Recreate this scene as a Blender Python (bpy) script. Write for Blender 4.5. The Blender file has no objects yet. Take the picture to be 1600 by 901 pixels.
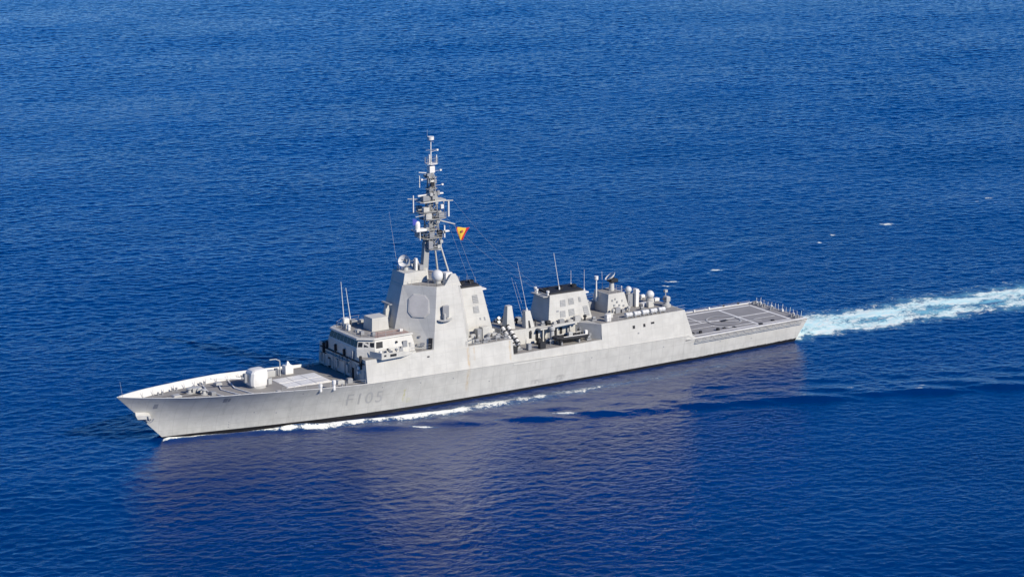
import bpy, math, random
import numpy as np
from mathutils import Vector

# ------------------------------------------------------------------ camera, sky, sun, exposure
sc = bpy.context.scene
COL = sc.collection
R = math.radians
rng = random.Random(7)

cam_d = bpy.data.cameras.new('camera')
cam = bpy.data.objects.new('camera', cam_d)
COL.objects.link(cam)
cam.location = (-207.52, -444.57, 148.77)
cam_d.sensor_width = 36.0
cam_d.lens = 4500.0 / 1600.0 * 36.0
YAW, PITCH = 0.5784736, 0.2419734
fwd = Vector((math.sin(YAW) * math.cos(PITCH), math.cos(YAW) * math.cos(PITCH), -math.sin(PITCH)))
cam.rotation_euler = fwd.to_track_quat('-Z', 'Y').to_euler()
cam_d.clip_start = 1.0
cam_d.clip_end = 60000.0
sc.camera = cam

SUN_AZ, SUN_EL = 21.0, 33.0            # azimuth measured from the port beam towards the stern
sun_dir = Vector((math.sin(R(SUN_AZ)) * math.cos(R(SUN_EL)), -math.cos(R(SUN_AZ)) * math.cos(R(SUN_EL)), math.sin(R(SUN_EL))))
world = bpy.data.worlds.new('World')
sc.world = world
world.use_nodes = True
wn = world.node_tree.nodes
sky = wn.new('ShaderNodeTexSky')
sky.sky_type = 'NISHITA'
sky.sun_disc = False
sky.sun_elevation = R(SUN_EL)
sky.sun_rotation = R(180.0 - SUN_AZ)
sky.altitude = 3500
sky.air_density = 1.0
sky.dust_density = 0.0
sky.ozone_density = 6.0
hs = wn.new('ShaderNodeHueSaturation')
hs.inputs['Saturation'].default_value = 1.31
hs.inputs['Hue'].default_value = 0.509
world.node_tree.links.new(sky.outputs[0], hs.inputs['Color'])
world.node_tree.links.new(hs.outputs[0], wn['Background'].inputs[0])
wn['Background'].inputs[1].default_value = 0.116

sun_l = bpy.data.lights.new('sun', 'SUN')
sun_l.energy = 4.5
sun_l.angle = R(0.5)
sun_l.color = (1.0, 0.93, 0.82)
sun_o = bpy.data.objects.new('sun', sun_l)
COL.objects.link(sun_o)
sun_o.rotation_euler = sun_dir.to_track_quat('Z', 'Y').to_euler()
sun_o.location = (70, -60, 120)

sc.render.engine = 'CYCLES'
sc.view_settings.view_transform = 'Standard'
sc.view_settings.look = 'None'
sc.view_settings.gamma = 1.0
sc.view_settings.use_curve_mapping = False
sc.view_settings.exposure = 0.28
sc.cycles.max_bounces = 6
sc.cycles.diffuse_bounces = 2
sc.cycles.glossy_bounces = 3
sc.cycles.caustics_reflective = False
sc.cycles.caustics_refractive = False

# ------------------------------------------------------------------ node helpers
def new_mat(name):
    m = bpy.data.materials.new(name)
    m.use_nodes = True
    return m, m.node_tree.nodes, m.node_tree.links, m.node_tree.nodes['Principled BSDF']

def math_node(nt, op, a, b=None, clamp=False):
    n = nt.nodes.new('ShaderNodeMath')
    n.operation = op
    n.use_clamp = clamp
    for i, v in enumerate((a, b)):
        if v is None:
            continue
        if isinstance(v, (int, float)):
            n.inputs[i].default_value = v
        else:
            nt.links.new(v, n.inputs[i])
    return n.outputs[0]

def maprange(nt, v, a, b, c=0.0, d=1.0, smooth=True):
    n = nt.nodes.new('ShaderNodeMapRange')
    n.interpolation_type = 'SMOOTHSTEP' if smooth else 'LINEAR'
    nt.links.new(v, n.inputs[0])
    for i, x in enumerate((a, b, c, d)):
        n.inputs[i + 1].default_value = x
    return n.outputs[0]

def noise(nt, vec, scale, detail=3.0, rough=0.55, stretch=(1, 1, 1), rot=0.0, dist=0.0):
    mp = nt.nodes.new('ShaderNodeMapping')
    mp.inputs['Scale'].default_value = stretch
    mp.inputs['Rotation'].default_value = (0, 0, rot)
    nt.links.new(vec, mp.inputs[0])
    n = nt.nodes.new('ShaderNodeTexNoise')
    n.inputs['Scale'].default_value = scale
    n.inputs['Detail'].default_value = detail
    n.inputs['Roughness'].default_value = rough
    n.inputs['Distortion'].default_value = dist
    nt.links.new(mp.outputs[0], n.inputs['Vector'])
    return n.outputs['Fac']

def mixc(nt, fac, a, b, mode='MIX'):
    n = nt.nodes.new('ShaderNodeMix')
    n.data_type = 'RGBA'
    n.blend_type = mode
    if isinstance(fac, (int, float)):
        n.inputs[0].default_value = fac
    else:
        nt.links.new(fac, n.inputs[0])
    for s, v in ((n.inputs[6], a), (n.inputs[7], b)):
        if isinstance(v, (tuple, list)):
            s.default_value = (v[0], v[1], v[2], 1)
        else:
            nt.links.new(v, s)
    return n.outputs[2]

def geo_pos(nt):
    return nt.nodes.new('ShaderNodeNewGeometry').outputs['Position']

def paint(name, col, rough=0.55, dirt=0.25, streak=0.3, rust=0.0, dirt_col=(0.20, 0.17, 0.13), scale=0.5, spots=(), seams=0.0):
    """weathered marine paint: blotches, rain streaks, rust runs at given places"""
    m, N, L, P = new_mat(name)
    nt = m.node_tree
    pos = geo_pos(nt)
    n1 = noise(nt, pos, scale, 5, 0.6)
    n2 = noise(nt, pos, 0.9, 4, 0.65, (1.5, 1.5, 0.12))
    n3 = noise(nt, pos, 3.0, 3, 0.6)
    lighter = tuple(min(1, c * 1.07) for c in col)
    darker = tuple(c * 0.945 for c in col)
    c = mixc(nt, maprange(nt, n1, 0.35, 0.65), darker, lighter)
    c = mixc(nt, math_node(nt, 'MULTIPLY', maprange(nt, n2, 0.55, 0.78), streak), c, dirt_col)
    c = mixc(nt, math_node(nt, 'MULTIPLY', maprange(nt, n3, 0.60, 0.8), dirt), c, tuple(x * 0.6 for x in col))
    if rust:
        n4 = noise(nt, pos, 0.55, 5, 0.7, (2.2, 2.2, 0.22))
        c = mixc(nt, math_node(nt, 'MULTIPLY', maprange(nt, n4, 0.66, 0.78), rust), c, (0.30, 0.14, 0.05))
    if spots:
        sep = N.new('ShaderNodeSeparateXYZ')
        L.new(pos, sep.inputs[0])
        wob = noise(nt, pos, 2.5, 4, 0.7, (1, 1, 0.3))
        for (sx, w, z0, z1, cc, amt) in spots:
            g = math_node(nt, 'ABSOLUTE', math_node(nt, 'SUBTRACT', sep.outputs[0], sx))
            g = maprange(nt, g, w, 0.0)
            zt = math_node(nt, 'MULTIPLY', maprange(nt, sep.outputs[2], z0, z0 + 0.25 * (z1 - z0)), maprange(nt, sep.outputs[2], z1, z1 - 0.2))
            side = math_node(nt, 'LESS_THAN', sep.outputs[1], -3.0)
            g = math_node(nt, 'MULTIPLY', math_node(nt, 'MULTIPLY', g, zt), math_node(nt, 'MULTIPLY', maprange(nt, wob, 0.35, 0.6), side))
            c = mixc(nt, math_node(nt, 'MULTIPLY', g, amt), c, cc)
    if seams:
        sp = N.new('ShaderNodeSeparateXYZ')
        L.new(pos, sp.inputs[0])
        fx = math_node(nt, 'PINGPONG', sp.outputs[0], 1.3)
        fz = math_node(nt, 'PINGPONG', math_node(nt, 'ADD', sp.outputs[2], .35), 1.05)
        ln = math_node(nt, 'MAXIMUM', maprange(nt, fx, 0.07, 0.0), maprange(nt, fz, 0.06, 0.0))
        c = mixc(nt, math_node(nt, 'MULTIPLY', ln, seams), c, tuple(x * 0.62 for x in col))
        salt = math_node(nt, 'MULTIPLY', maprange(nt, sp.outputs[2], 2.6, 0.8), maprange(nt, noise(nt, pos, 1.2, 4, .6, (1, 1, .3)), .45, .62))
        c = mixc(nt, math_node(nt, 'MULTIPLY', salt, .22), c, (0.30, 0.31, 0.29))
    L.new(c, P.inputs['Base Color'])
    P.inputs['Roughness'].default_value = rough
    P.inputs['Specular IOR Level'].default_value = 0.35
    b = N.new('ShaderNodeBump')
    b.inputs['Strength'].default_value = 0.25
    b.inputs['Distance'].default_value = 0.03
    L.new(noise(nt, pos, 0.8, 3, 0.5), b.inputs['Height'])
    L.new(b.outputs[0], P.inputs['Normal'])
    return m

RUST = (0.42, 0.22, 0.08)
M = {}
M['hull'] = paint('hull_paint', (0.50, 0.487, 0.44), 0.5, 0.14, 0.18, 0.14, scale=0.45, seams=0.42, spots=[
    (67.2, 0.55, 1.5, 6.6, (0.42, 0.30, 0.14), 0.55), (53.9, 0.35, 1.6, 4.4, (0.42, 0.38, 0.12), 0.85), (54.8, 0.9, 1.4, 2.6, (0.46, 0.44, 0.20), 0.5),
    (82.5, 2.0, 1.0, 2.0, (0.22, 0.21, 0.20), 0.6), (88.0, 1.6, 0.8, 2.1, (0.2, 0.19, 0.18), 0.7), (19.0, 0.5, 1.0, 7.4, (0.3, 0.3, 0.27), 0.4),
    (31.5, 0.3, 1.2, 4.0, (0.3, 0.3, 0.27), 0.5), (117.0, 0.3, 1.0, 5.0, (0.30, 0.29, 0.26), 0.4)])
M['ship'] = paint('superstructure_paint', (0.505, 0.49, 0.442), 0.5, 0.10, 0.12, 0.08, scale=0.4, seams=0.32, spots=[
    (67.3, 0.45, 6.2, 10.5, (0.46, 0.31, 0.14), 0.65), (76.5, 0.35, 6.2, 10.4, (0.46, 0.33, 0.16), 0.6), (68.6, 0.3, 7.5, 10.4, (0.45, 0.33, 0.18), 0.5)])
M['ship_b'] = paint('fitting_grey', (0.41, 0.405, 0.38), 0.55, 0.25, 0.25, 0.0)
M['white'] = paint('white_paint', (0.70, 0.68, 0.63), 0.45, 0.06, 0.08, 0.0)
M['deck'] = paint('deck_coating', (0.25, 0.238, 0.22), 0.85, 0.35, 0.0, 0.0, scale=0.35)
M['fdeck'] = paint('flight_deck_coating', (0.245, 0.238, 0.235), 0.9, 0.45, 0.0, 0.0, scale=0.3)
M['reddeck'] = paint('reddish_deck_coating', (0.34, 0.25, 0.22), 0.85, 0.2, 0.0, 0.0)
M['mark'] = paint('deck_marking_white', (0.68, 0.67, 0.64), 0.8, 0.4, 0.0, 0.0, scale=1.2)
M['circle'] = paint('worn_circle_paint', (0.42, 0.42, 0.41), 0.85, 0.7, 0.0, 0.0, scale=1.5)
M['dome'] = paint('radome_grey', (0.58, 0.58, 0.56), 0.45, 0.05, 0.05)
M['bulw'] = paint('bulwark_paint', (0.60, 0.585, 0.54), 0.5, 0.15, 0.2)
M['dark'] = paint('dark_opening', (0.02, 0.021, 0.024), 0.7, 0.0, 0.0)
M['mid'] = paint('mid_grey', (0.26, 0.265, 0.27), 0.6, 0.2, 0.1)
M['louvre'] = paint('louvre_grey', (0.23, 0.235, 0.235), 0.6, 0.2, 0.1)
M['mast'] = paint('mast_grey', (0.30, 0.30, 0.285), 0.6, 0.25, 0.25)
M['boot'] = paint('boot_topping_black', (0.012, 0.012, 0.013), 0.45, 0.0, 0.0)
M['red'] = paint('antifouling_red', (0.16, 0.035, 0.03), 0.5, 0.1, 0.0)
M['spy'] = paint('array_face_paint', (0.50, 0.475, 0.435), 0.55, 0.05, 0.05)
M['num'] = paint('hull_number_grey', (0.375, 0.37, 0.35), 0.6, 0.1, 0.2)
M['rubber'] = paint('boat_rubber_black', (0.018, 0.019, 0.022), 0.6, 0.0, 0.0)
M['wire'] = paint('wire_grey', (0.30, 0.32, 0.34), 0.6, 0.0, 0.0)
m, N_, L_, P_ = new_mat('bridge_glass')
P_.inputs['Base Color'].default_value = (0.015, 0.018, 0.022, 1)
P_.inputs['Roughness'].default_value = 0.25
P_.inputs['Specular IOR Level'].default_value = 0.25
M['glass'] = m

def flat_cloth(name, col):
    m, N, L, P = new_mat(name)
    c = mixc(m.node_tree, noise(m.node_tree, geo_pos(m.node_tree), 3.0, 2), tuple(x * 0.85 for x in col), col)
    L.new(c, P.inputs['Base Color'])
    P.inputs['Roughness'].default_value = 0.8
    return m
M['flag_red'] = flat_cloth('flag_red_cloth', (0.55, 0.03, 0.03))
M['flag_yellow'] = flat_cloth('flag_yellow_cloth', (0.80, 0.50, 0.05))
M['flag_crest'] = flat_cloth('flag_crest_cloth', (0.45, 0.12, 0.06))
M['flag_blue'] = flat_cloth('pennant_blue_cloth', (0.04, 0.07, 0.38))

# ------------------------------------------------------------------ mesh helpers (all coordinates in metres: x aft from the bow, y to starboard, z above water)
WORLD = {}                                   # object name -> world origin of parents

class MB:
    def __init__(s):
        s.v, s.f, s.mi, s.cur = [], [], [], 0
    def mat(s, i):
        s.cur = i
        return s
    def add(s, vs, fs):
        o = len(s.v)
        s.v += [tuple(p) for p in vs]
        s.f += [tuple(i + o for i in f) for f in fs]
        s.mi += [s.cur] * len(fs)
        return s
    def loft(s, rings, cap0=True, cap1=True, closed=True):
        n = len(rings[0])
        vs = [p for r in rings for p in r]
        fs = []
        for k in range(len(rings) - 1):
            for i in range(n if closed else n - 1):
                j = (i + 1) % n
                fs.append((k * n + i, k * n + j, (k + 1) * n + j, (k + 1) * n + i))
        if cap0:
            fs.append(tuple(range(n - 1, -1, -1)))
        if cap1:
            fs.append(tuple((len(rings) - 1) * n + i for i in range(n)))
        return s.add(vs, fs)
    def box(s, x0, x1, y0, y1, z0, z1, bev=0.0):
        if bev:
            r = []
            for z, b in ((z0, bev), (z0 + bev, 0), (z1 - bev, 0), (z1, bev)):
                r.append([(x0 + b, y0 + b, z), (x1 - b, y0 + b, z), (x1 - b, y1 - b, z), (x0 + b, y1 - b, z)])
            return s.loft(r)
        return s.loft([[(x0, y0, z), (x1, y0, z), (x1, y1, z), (x0, y1, z)] for z in (z0, z1)])
    def prism(s, pts, z0, z1, top=None):
        top = top or pts
        f = lambda p, z: (p[0], p[1], p[2] if len(p) > 2 else z)
        return s.loft([[f(p, z0) for p in pts], [f(p, z1) for p in top]])
    def tube(s, p0, p1, r0, r1=None, n=8):
        r1 = r0 if r1 is None else r1
        p0, p1 = Vector(p0), Vector(p1)
        d = (p1 - p0).normalized()
        a = d.orthogonal().normalized()
        b = d.cross(a)
        ring = lambda p, r: [p + a * (r * math.cos(2 * math.pi * i / n)) + b * (r * math.sin(2 * math.pi * i / n)) for i in range(n)]
        return s.loft([ring(p0, r0), ring(p1, r1)])
    def path(s, pts, r, n=6):
        for a, b in zip(pts[:-1], pts[1:]):
            s.tube(a, b, r, r, n)
        return s
    def lathe(s, c, prof, n=16, axis='z', ry=1.0):
        rings = []
        for (h, r) in prof:
            ring = []
            for i in range(n):
                t = 2 * math.pi * i / n
                a, b = r * math.cos(t), r * math.sin(t) * ry
                if axis == 'z':
                    ring.append((c[0] + a, c[1] + b, c[2] + h))
                elif axis == 'x':
                    ring.append((c[0] + h, c[1] + a, c[2] + b))
                else:
                    ring.append((c[0] + a, c[1] + h, c[2] + b))
            rings.append(ring)
        if axis == 'y':
            rings = [r[::-1] for r in rings]
        return s.loft(rings)
    def sphere(s, c, r, n=16, m=9, z0=-1.0):
        prof = []
        for k in range(m + 1):
            t = math.asin(max(-1, z0)) + (math.pi / 2 - math.asin(max(-1, z0))) * k / m
            prof.append((r * math.sin(t), max(r * math.cos(t), 0.002)))
        return s.lathe(c, prof, n)
    def build(s, name, mat, parent=None, smooth=False, subparts=None):
        vs = np.array(s.v, dtype=float)
        lo, hi = vs.min(0), vs.max(0)
        c = Vector(((lo[0] + hi[0]) / 2, (lo[1] + hi[1]) / 2, (lo[2] if parent is None else (lo[2] + hi[2]) / 2)))
        me = bpy.data.meshes.new(name)
        me.from_pydata([(p[0] - c.x, p[1] - c.y, p[2] - c.z) for p in s.v], [], s.f)
        me.validate()
        mats = mat if isinstance(mat, (list, tuple)) else [mat]
        for k in mats:
            me.materials.append(M[k])
        if len(mats) > 1 and len(me.polygons) == len(s.mi):
            for p, i in zip(me.polygons, s.mi):
                p.material_index = i
        o = bpy.data.objects.new(name, me)
        COL.objects.link(o)
        import bmesh as _b
        bm = _b.new()
        bm.from_mesh(me)
        _b.ops.recalc_face_normals(bm, faces=bm.faces)
        bm.to_mesh(me)
        bm.free()
        if smooth:
            for p in me.polygons:
                p.use_smooth = True
            if smooth != True:
                try:
                    me.set_sharp_from_angle(angle=R(smooth))
                except Exception:
                    pass
        if parent is not None:
            o.parent = parent
            o.location = c - WORLD[parent.name]
        else:
            o.location = c
        WORLD[o.name] = c.copy()
        return o

def tag(o, label, cat, group=None, kind=None):
    if label:
        o['label'] = label
    if cat:
        o['category'] = cat
    if group:
        o['group'] = group
    if kind:
        o['kind'] = kind
    return o

def empty(name, loc, label, cat, group=None):
    o = bpy.data.objects.new(name, None)
    COL.objects.link(o)
    o.location = loc
    o.empty_display_size = 1
    WORLD[o.name] = Vector(loc)
    return tag(o, label, cat, group)

def lab(o, text):
    o['label'] = text
    return o

# ------------------------------------------------------------------ hull shape
SHEER = ([0, 12, 17, 23, 31, 36, 42, 45.6, 62, 77, 91, 118, 119.2, 147], [9.25, 8.5, 8.3, 8.1, 7.6, 7.25, 6.9, 6.75, 6.5, 6.2, 5.9, 5.4, 4.5, 4.3])
HBD = ([0, 3, 7, 12, 18, 25, 32, 40, 50, 62, 100, 118, 146.5], [0.12, 1.9, 3.6, 5.3, 6.8, 7.85, 8.4, 8.8, 9.15, 9.3, 9.3, 9.15, 8.2])
HBW = ([0, 6, 14, 24, 36, 48, 60, 75, 100, 120, 146.5], [0.02, 0.65, 1.9, 3.6, 5.5, 6.9, 7.8, 8.4, 8.6, 8.4, 7.6])
def smoothtab(t):
    return lambda x: float(np.interp(x, t[0], t[1]))
_xs = np.linspace(0, 149, 597)
def smoothed(t, k):
    y = np.interp(_xs, t[0], t[1])
    ker = np.ones(k) / k
    yp = np.concatenate([2 * y[0] - y[k:0:-1], y, 2 * y[-1] - y[-2:-k - 2:-1]])
    ys = np.convolve(yp, ker, 'same')[k:-k]
    return lambda x: float(np.interp(x, _xs, ys))
hbd, hbw = smoothed(HBD, 17), smoothed(HBW, 33)
sheer = smoothtab(SHEER)
def hull_pt(x0, t, side=-1, off=0.0):
    """t=0 waterline, 1 = deck edge; t<0 under water"""
    zd = sheer(x0)
    z = t * zd
    stem = 9.1 * (1 - t) * max(0.0, 1 - x0 / 55.0) ** 2
    stern = -2.7 * (1 - t) * max(0.0, (x0 - 138) / 10.3) ** 2
    d, w = hbd(x0), hbw(x0)
    fl = np.interp(x0, [0, 40, 90], [2.3, 1.7, 1.0])
    if t >= 0:
        hb = w + (d - w) * t ** fl
    else:
        hb = w * (1 + 0.25 * t)
    return (x0 + stem + stern, side * (hb + off), z)
def hull_at(X, z, off=0.0, side=-1):
    x0 = X
    for _ in range(12):
        t = z / sheer(x0)
        x0 += 0.8 * (X - hull_pt(x0, t)[0])
        x0 = max(0.0, x0)
    return hull_pt(x0, z / sheer(x0), side, off)

def deck_z(x):
    return float(np.interp(x, [0, 3, 27, 45.6], [7.95, 7.9, 6.85, 6.45]))

ship = empty('frigate', (73.0, 0.0, 0.0), 'long light grey navy frigate with tall lattice mast sailing on the blue sea', 'warship')

# hull shell
X0 = np.unique(np.concatenate([np.linspace(0, 20, 27), np.linspace(20, 60, 33), np.linspace(60, 118, 24), [118, 119.2], np.linspace(119.2, 148.3, 15)]))
T = [-0.35, -0.15, 0.0, 0.03, 0.07, 0.12, 0.2, 0.32, 0.45, 0.6, 0.75, 0.9, 1.0]
h = MB()
ztop_boot = 0.62
for side in (-1, 1):
    g = []
    for x in X0:
        zd = sheer(x)
        col = []
        for t in T:
            tt = t
            if t == 0.07:
                tt = ztop_boot / zd
            col.append(hull_pt(x, tt, side))
        g.append(col)
    n = len(T)
    vs = [p for c in g for p in c]
    o = len(h.v)
    h.v += vs
    for i in range(len(g) - 1):
        for j in range(n - 1):
            a, b, c_, d = o + i * n + j, o + (i + 1) * n + j, o + (i + 1) * n + j + 1, o + i * n + j + 1
            h.f.append((a, b, c_, d) if side == -1 else (d, c_, b, a))
            h.mi.append(2 if j < 1 else (1 if j < 4 else 0))
# stem closing strip and transom
n = len(T)
NP = len(X0) * n
for j in range(n - 1):
    h.f.append((j, j + 1, NP + j + 1, NP + j)); h.mi.append(2 if j < 1 else (1 if j < 4 else 0))
    a = (len(X0) - 1) * n
    h.f.append((a + j, NP + a + j, NP + a + j + 1, a + j + 1)); h.mi.append(2 if j < 1 else (1 if j < 4 else 0))
hull = h.build('hull', ['hull', 'boot', 'red'], ship, smooth=40)

# knuckle line / rubbing strake: a slim ledge at the deck edge amidships
b = MB()
for x in np.arange(46, 118, 4.0):
    p, q = hull_pt(x, 1, -1, 0.03), hull_pt(min(x + 4, 118.2), 1, -1, 0.03)
    b.tube(p, q, 0.045, n=6)
lab(b.build('knuckle_strake', 'hull', hull), 'thin ridge line along the hull side')

# foredeck sheet, bulwark inner lining with cap
def strip(xs, yfun, zfun, name, mat, parent, nseg=6):
    mb = MB()
    rows = []
    for x in xs:
        w = yfun(x)
        rows.append([(x, -w + 2 * w * k / nseg, zfun(x) + 0.10 * (1 - (2 * k / nseg - 1) ** 2)) for k in range(nseg + 1)])
    mb.loft(rows, False, False, closed=False)
    return mb.build(name, mat, parent, smooth=True)
inner = lambda x: max(0.1, hull_at(x, deck_z(x))[1] * -1 - 0.12)
xs_f = np.concatenate([np.linspace(1.4, 20, 16), np.linspace(21.5, 46.2, 16)])
foredeck = strip(xs_f, inner, deck_z, 'foredeck', 'deck', ship)
b = MB()
for side in (-1, 1):
    rows = []
    for x in np.concatenate([np.linspace(0.6, 20, 20), np.linspace(21, 46, 20)]):
        z1 = sheer(x)
        p_out = hull_pt(x, 1, side, 0.02)
        th = 0.22
        yi = side * (abs(p_out[1]) - th) if abs(p_out[1]) > th + .02 else side * .02
        pd = hull_at(x, deck_z(x), 0, side)
        yd = side * max(.02, abs(pd[1]) - 0.14)
        rows.append([(x, p_out[1], z1 - 0.01), (x, p_out[1], z1 + 0.06), (x, yi, z1 + 0.06), (x, yd, max(deck_z(x) - 0.1, sheer(0) * (1 - x / 9.1) + .25))])
    b.loft(rows, False, False, closed=False)
bulwark = b.build('bulwark', 'bulw', ship)
lab(bulwark, 'bright sunlit bulwark plating round the foredeck')
# bulwark stays
for x in np.arange(6, 38, 2.4):
    for side in (-1, 1):
        b = MB()
        pd = hull_at(x, deck_z(x), 0, side)
        y = abs(pd[1]) - 0.16
        zt = sheer(x) - 0.1
        b.prism([(x - .03, side * y), (x + .03, side * y), (x + .03, side * (y - .3)), (x - .03, side * (y - .3))], deck_z(x), zt,
                [(x - .03, side * (y + .04)), (x + .03, side * (y + .04)), (x + .03, side * (y - .08)), (x - .03, side * (y - .08))])
        b.build('bulwark_stay', 'white', bulwark)


# bow jackstaff, fairleads
b = MB(); b.tube((1.2, 0, 8.6), (0.7, 0, 12.0), .035, .02); b.build('jackstaff', 'mast', ship)

# anchor recess and anchor on the stem, port anchor platform
b = MB()
b.loft([[(4.6, -.45, 4.35), (5.9, -1.0, 4.3), (6.3, .6, 4.3), (4.6, .45, 4.35)], [(3.5, -.85, 4.8), (5.8, -1.55, 4.75), (6.2, 1.3, 4.75), (3.5, .85, 4.8)], [(3.2, -.75, 5.5), (5.7, -1.5, 5.4), (6.2, 1.3, 5.4), (3.2, .75, 5.5)], [(3.3, -.35, 6.0), (5.0, -.7, 5.9), (6.0, .6, 5.9), (3.3, .35, 6.0)]])
anch_h = b.build('anchor_housing', 'ship', ship)
b = MB()
b.tube((5.2, -1.45, 5.3), (5.5, -1.6, 4.3), .12, .12)
b.path([(4.8, -1.5, 4.7), (5.1, -1.6, 4.3), (5.5, -1.65, 4.2), (5.9, -1.7, 4.35), (6.2, -1.75, 4.8)], .13)
b.build('anchor', 'mid', anch_h)

# hull details: scuttles, scuppers, fairlead openings
for (X, z, w_, hh) in [(18.4, 7.2, .35, .5), (19.1, 7.2, .2, .4), (6.6, 7.0, .35, .5)]:
    mb = MB()
    pts = [hull_at(X + dx, z + dz, 0.025) for dx, dz in ((-w_, -hh), (w_, -hh), (w_, hh), (-w_, hh))]
    pts2 = [(p[0], p[1] + .1, p[2]) for p in pts]
    mb.loft([pts2, pts])
    mb.build('fairlead', 'mid', hull)
for X, z in [(33, 6.6), (36, 6.3), (49, 5.5), (57, 5.2), (64, 5.0), (72, 3.2), (95, 4.4), (104, 3.0), (112, 4.0), (24.8, 3.6), (29.0, 3.0), (126, 3.0), (134, 2.4)]:
    mb = MB()
    pts = [hull_at(X + dx, z + dz, 0.02) for dx, dz in ((-.12, -.1), (.12, -.1), (.12, .1), (-.12, .1))]
    mb.loft([[(p[0], p[1] + .1, p[2]) for p in pts], pts])
    mb.build('scupper', 'mid', hull)

# hull number
def hull_text(txt, X, z, size, mat, parent, name):
    cu = bpy.data.curves.new('t', 'FONT')
    cu.body = txt
    cu.size = size
    cu.space_character = 1.22
    cu.offset = 0.012
    to = bpy.data.objects.new('t', cu)
    COL.objects.link(to)
    dg = bpy.context.evaluated_depsgraph_get()
    me = bpy.data.meshes.new_from_object(to.evaluated_get(dg))
    bpy.data.objects.remove(to)
    import bmesh as _b
    bm = _b.new(); bm.from_mesh(me)
    _b.ops.triangulate(bm, faces=bm.faces)
    _b.ops.subdivide_edges(bm, edges=[e for e in bm.edges if e.calc_length() > .5], cuts=3, use_grid_fill=True)
    vs = [hull_at(X + v.co.x, z + v.co.y - 0.035 * v.co.x, 0.03) for v in bm.verts]
    fs = [[v.index for v in f.verts] for f in bm.faces]
    bm.free()
    mb = MB(); mb.add(vs, fs)
    return mb.build(name, mat, parent)
hull_text('F105', 42.0, 2.75, 3.3, 'num', hull, 'hull_number')['label'] = 'weathered grey hull number F105'
for x in (19.2, 128.0):
    pass
# draught marks
for k in range(3):
    mb = MB()
    pts = [hull_at(20.5 + dx, 1.1 + k * .5 + dz, 0.02) for dx, dz in ((-.08, -.1), (.08, -.1), (.08, .1), (-.08, .1))]
    mb.loft([[(p[0], p[1] + .05, p[2]) for p in pts], pts]); mb.build('draught_mark', 'mid', hull)

# ------------------------------------------------------------------ foredeck fittings
def bw(mb, x0, y0, x1, y1, h=.5, t=.09):
    dx, dy = x1 - x0, y1 - y0
    l = math.hypot(dx, dy); nx, ny = -dy / l * t, dx / l * t
    z0, z1 = deck_z(x0) + .02, deck_z(x1) + .02
    mb.loft([[(x0 - nx, y0 - ny, z0), (x1 - nx, y1 - ny, z1), (x1 + nx, y1 + ny, z1), (x0 + nx, y0 + ny, z0)],
             [(x0 - nx, y0 - ny, z0 + h), (x1 - nx, y1 - ny, z1 + h), (x1 + nx, y1 + ny, z1 + h), (x0 + nx, y0 + ny, z0 + h)]])
for (x0, wid, rake) in ((18.1, 4.4, 1.0), (20.9, 4.9, 1.4), (23.6, 5.6, 1.2)):
    mb = MB(); bw(mb, x0 - .2, .3, x0 + rake, -wid, .3); mb.build('breakwater', 'white', ship)
    mb = MB(); bw(mb, x0 - .2, .3, x0 + rake, wid, .3); mb.build('breakwater', 'white', ship)
# windlass and capstans
for (x, y) in ((14.6, .9), (16.6, -.9)):
    z = deck_z(x) + .05
    mb = MB(); mb.lathe((x, y, z), [(0, .65), (.15, .65), (.2, .35), (.7, .3), (.85, .55), (1.0, .55), (1.05, .3)], 14)
    mb.build('capstan', 'ship_b', ship, smooth=40)
    mb = MB(); mb.path([(x - .6, y, z + .15), (x - 3.2, y * .8, z + .15), (x - 5.5, y * .6, z + .2)], .13); mb.build('anchor_chain', 'rubber', ship)
mb = MB(); mb.box(15.2, 17.0, .6, 2.0, 7.3, 8.3, .06); mb.tube((16.2, 0.2, 7.9), (16.2, 2.6, 7.9), .38, .38, 12); mb.build('windlass', 'ship_b', ship)
mb = MB(); mb.box(17.5, 18.4, -2.2, -1.2, 7.3, 7.95, .05); mb.build('deck_locker', 'mid', ship)
for (x, y) in ((9.5, 2.2), (9.5, -2.2), (13.0, 3.6), (13.0, -3.6), (19.5, 5.4), (19.5, -5.4), (28.5, 6.6), (28.5, -6.7), (43.0, 7.4), (41.6, -7.5)):
    z = deck_z(x)
    mb = MB()
    for d in (-.4, .4):
        mb.lathe((x + d, y, z), [(0, .17), (.5, .17), (.52, .22), (.6, .22)], 10)
    mb.box(x - .7, x + .7, y - .22, y + .22, z - .02, z + .08)
    mb.build('bitts', 'mid', ship)
# hatches, reels, vents
for (x, y, sx, sy, hh, mt) in ((11.6, 0, .8, .7, .3, 'ship_b'), (21.6, 3.4, .6, .6, .7, 'ship_b'), (29.8, 4.6, .5, .5, 1.3, 'mid'), (31.0, 5.4, .9, .5, 1.1, 'mid'),
                               (33.2, 5.2, .9, .5, 1.15, 'ship_b'), (34.8, 5.6, .35, .35, 1.2, 'mid'), (41.8, -5.6, .7, .5, .7, 'ship_b'), (43.6, -5.9, .5, .4, .9, 'mid'), (29.0, -5.9, .45, .4, .5, 'ship_b')):
    z = deck_z(x)
    mb = MB(); mb.box(x - sx, x + sx, y - sy, y + sy, z - .05, z + hh, .05); mb.box(x - sx * .8, x + sx * .8, y - sy * .8, y + sy * .8, z + hh, z + hh + .08)
    mb.build('deck_locker', mt, ship)
mb = MB(); mb.box(36.3, 37.9, 4.8, 6.2, 6.5, 8.3, .1); mb.prism([(36.7, 5.1), (37.5, 5.1), (37.5, 5.9), (36.7, 5.9)], 8.3, 9.0, [(37, 5.4), (37.2, 5.4), (37.2, 5.6), (37, 5.6)]); mb.build('deckhouse_locker', 'white', ship)
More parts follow.
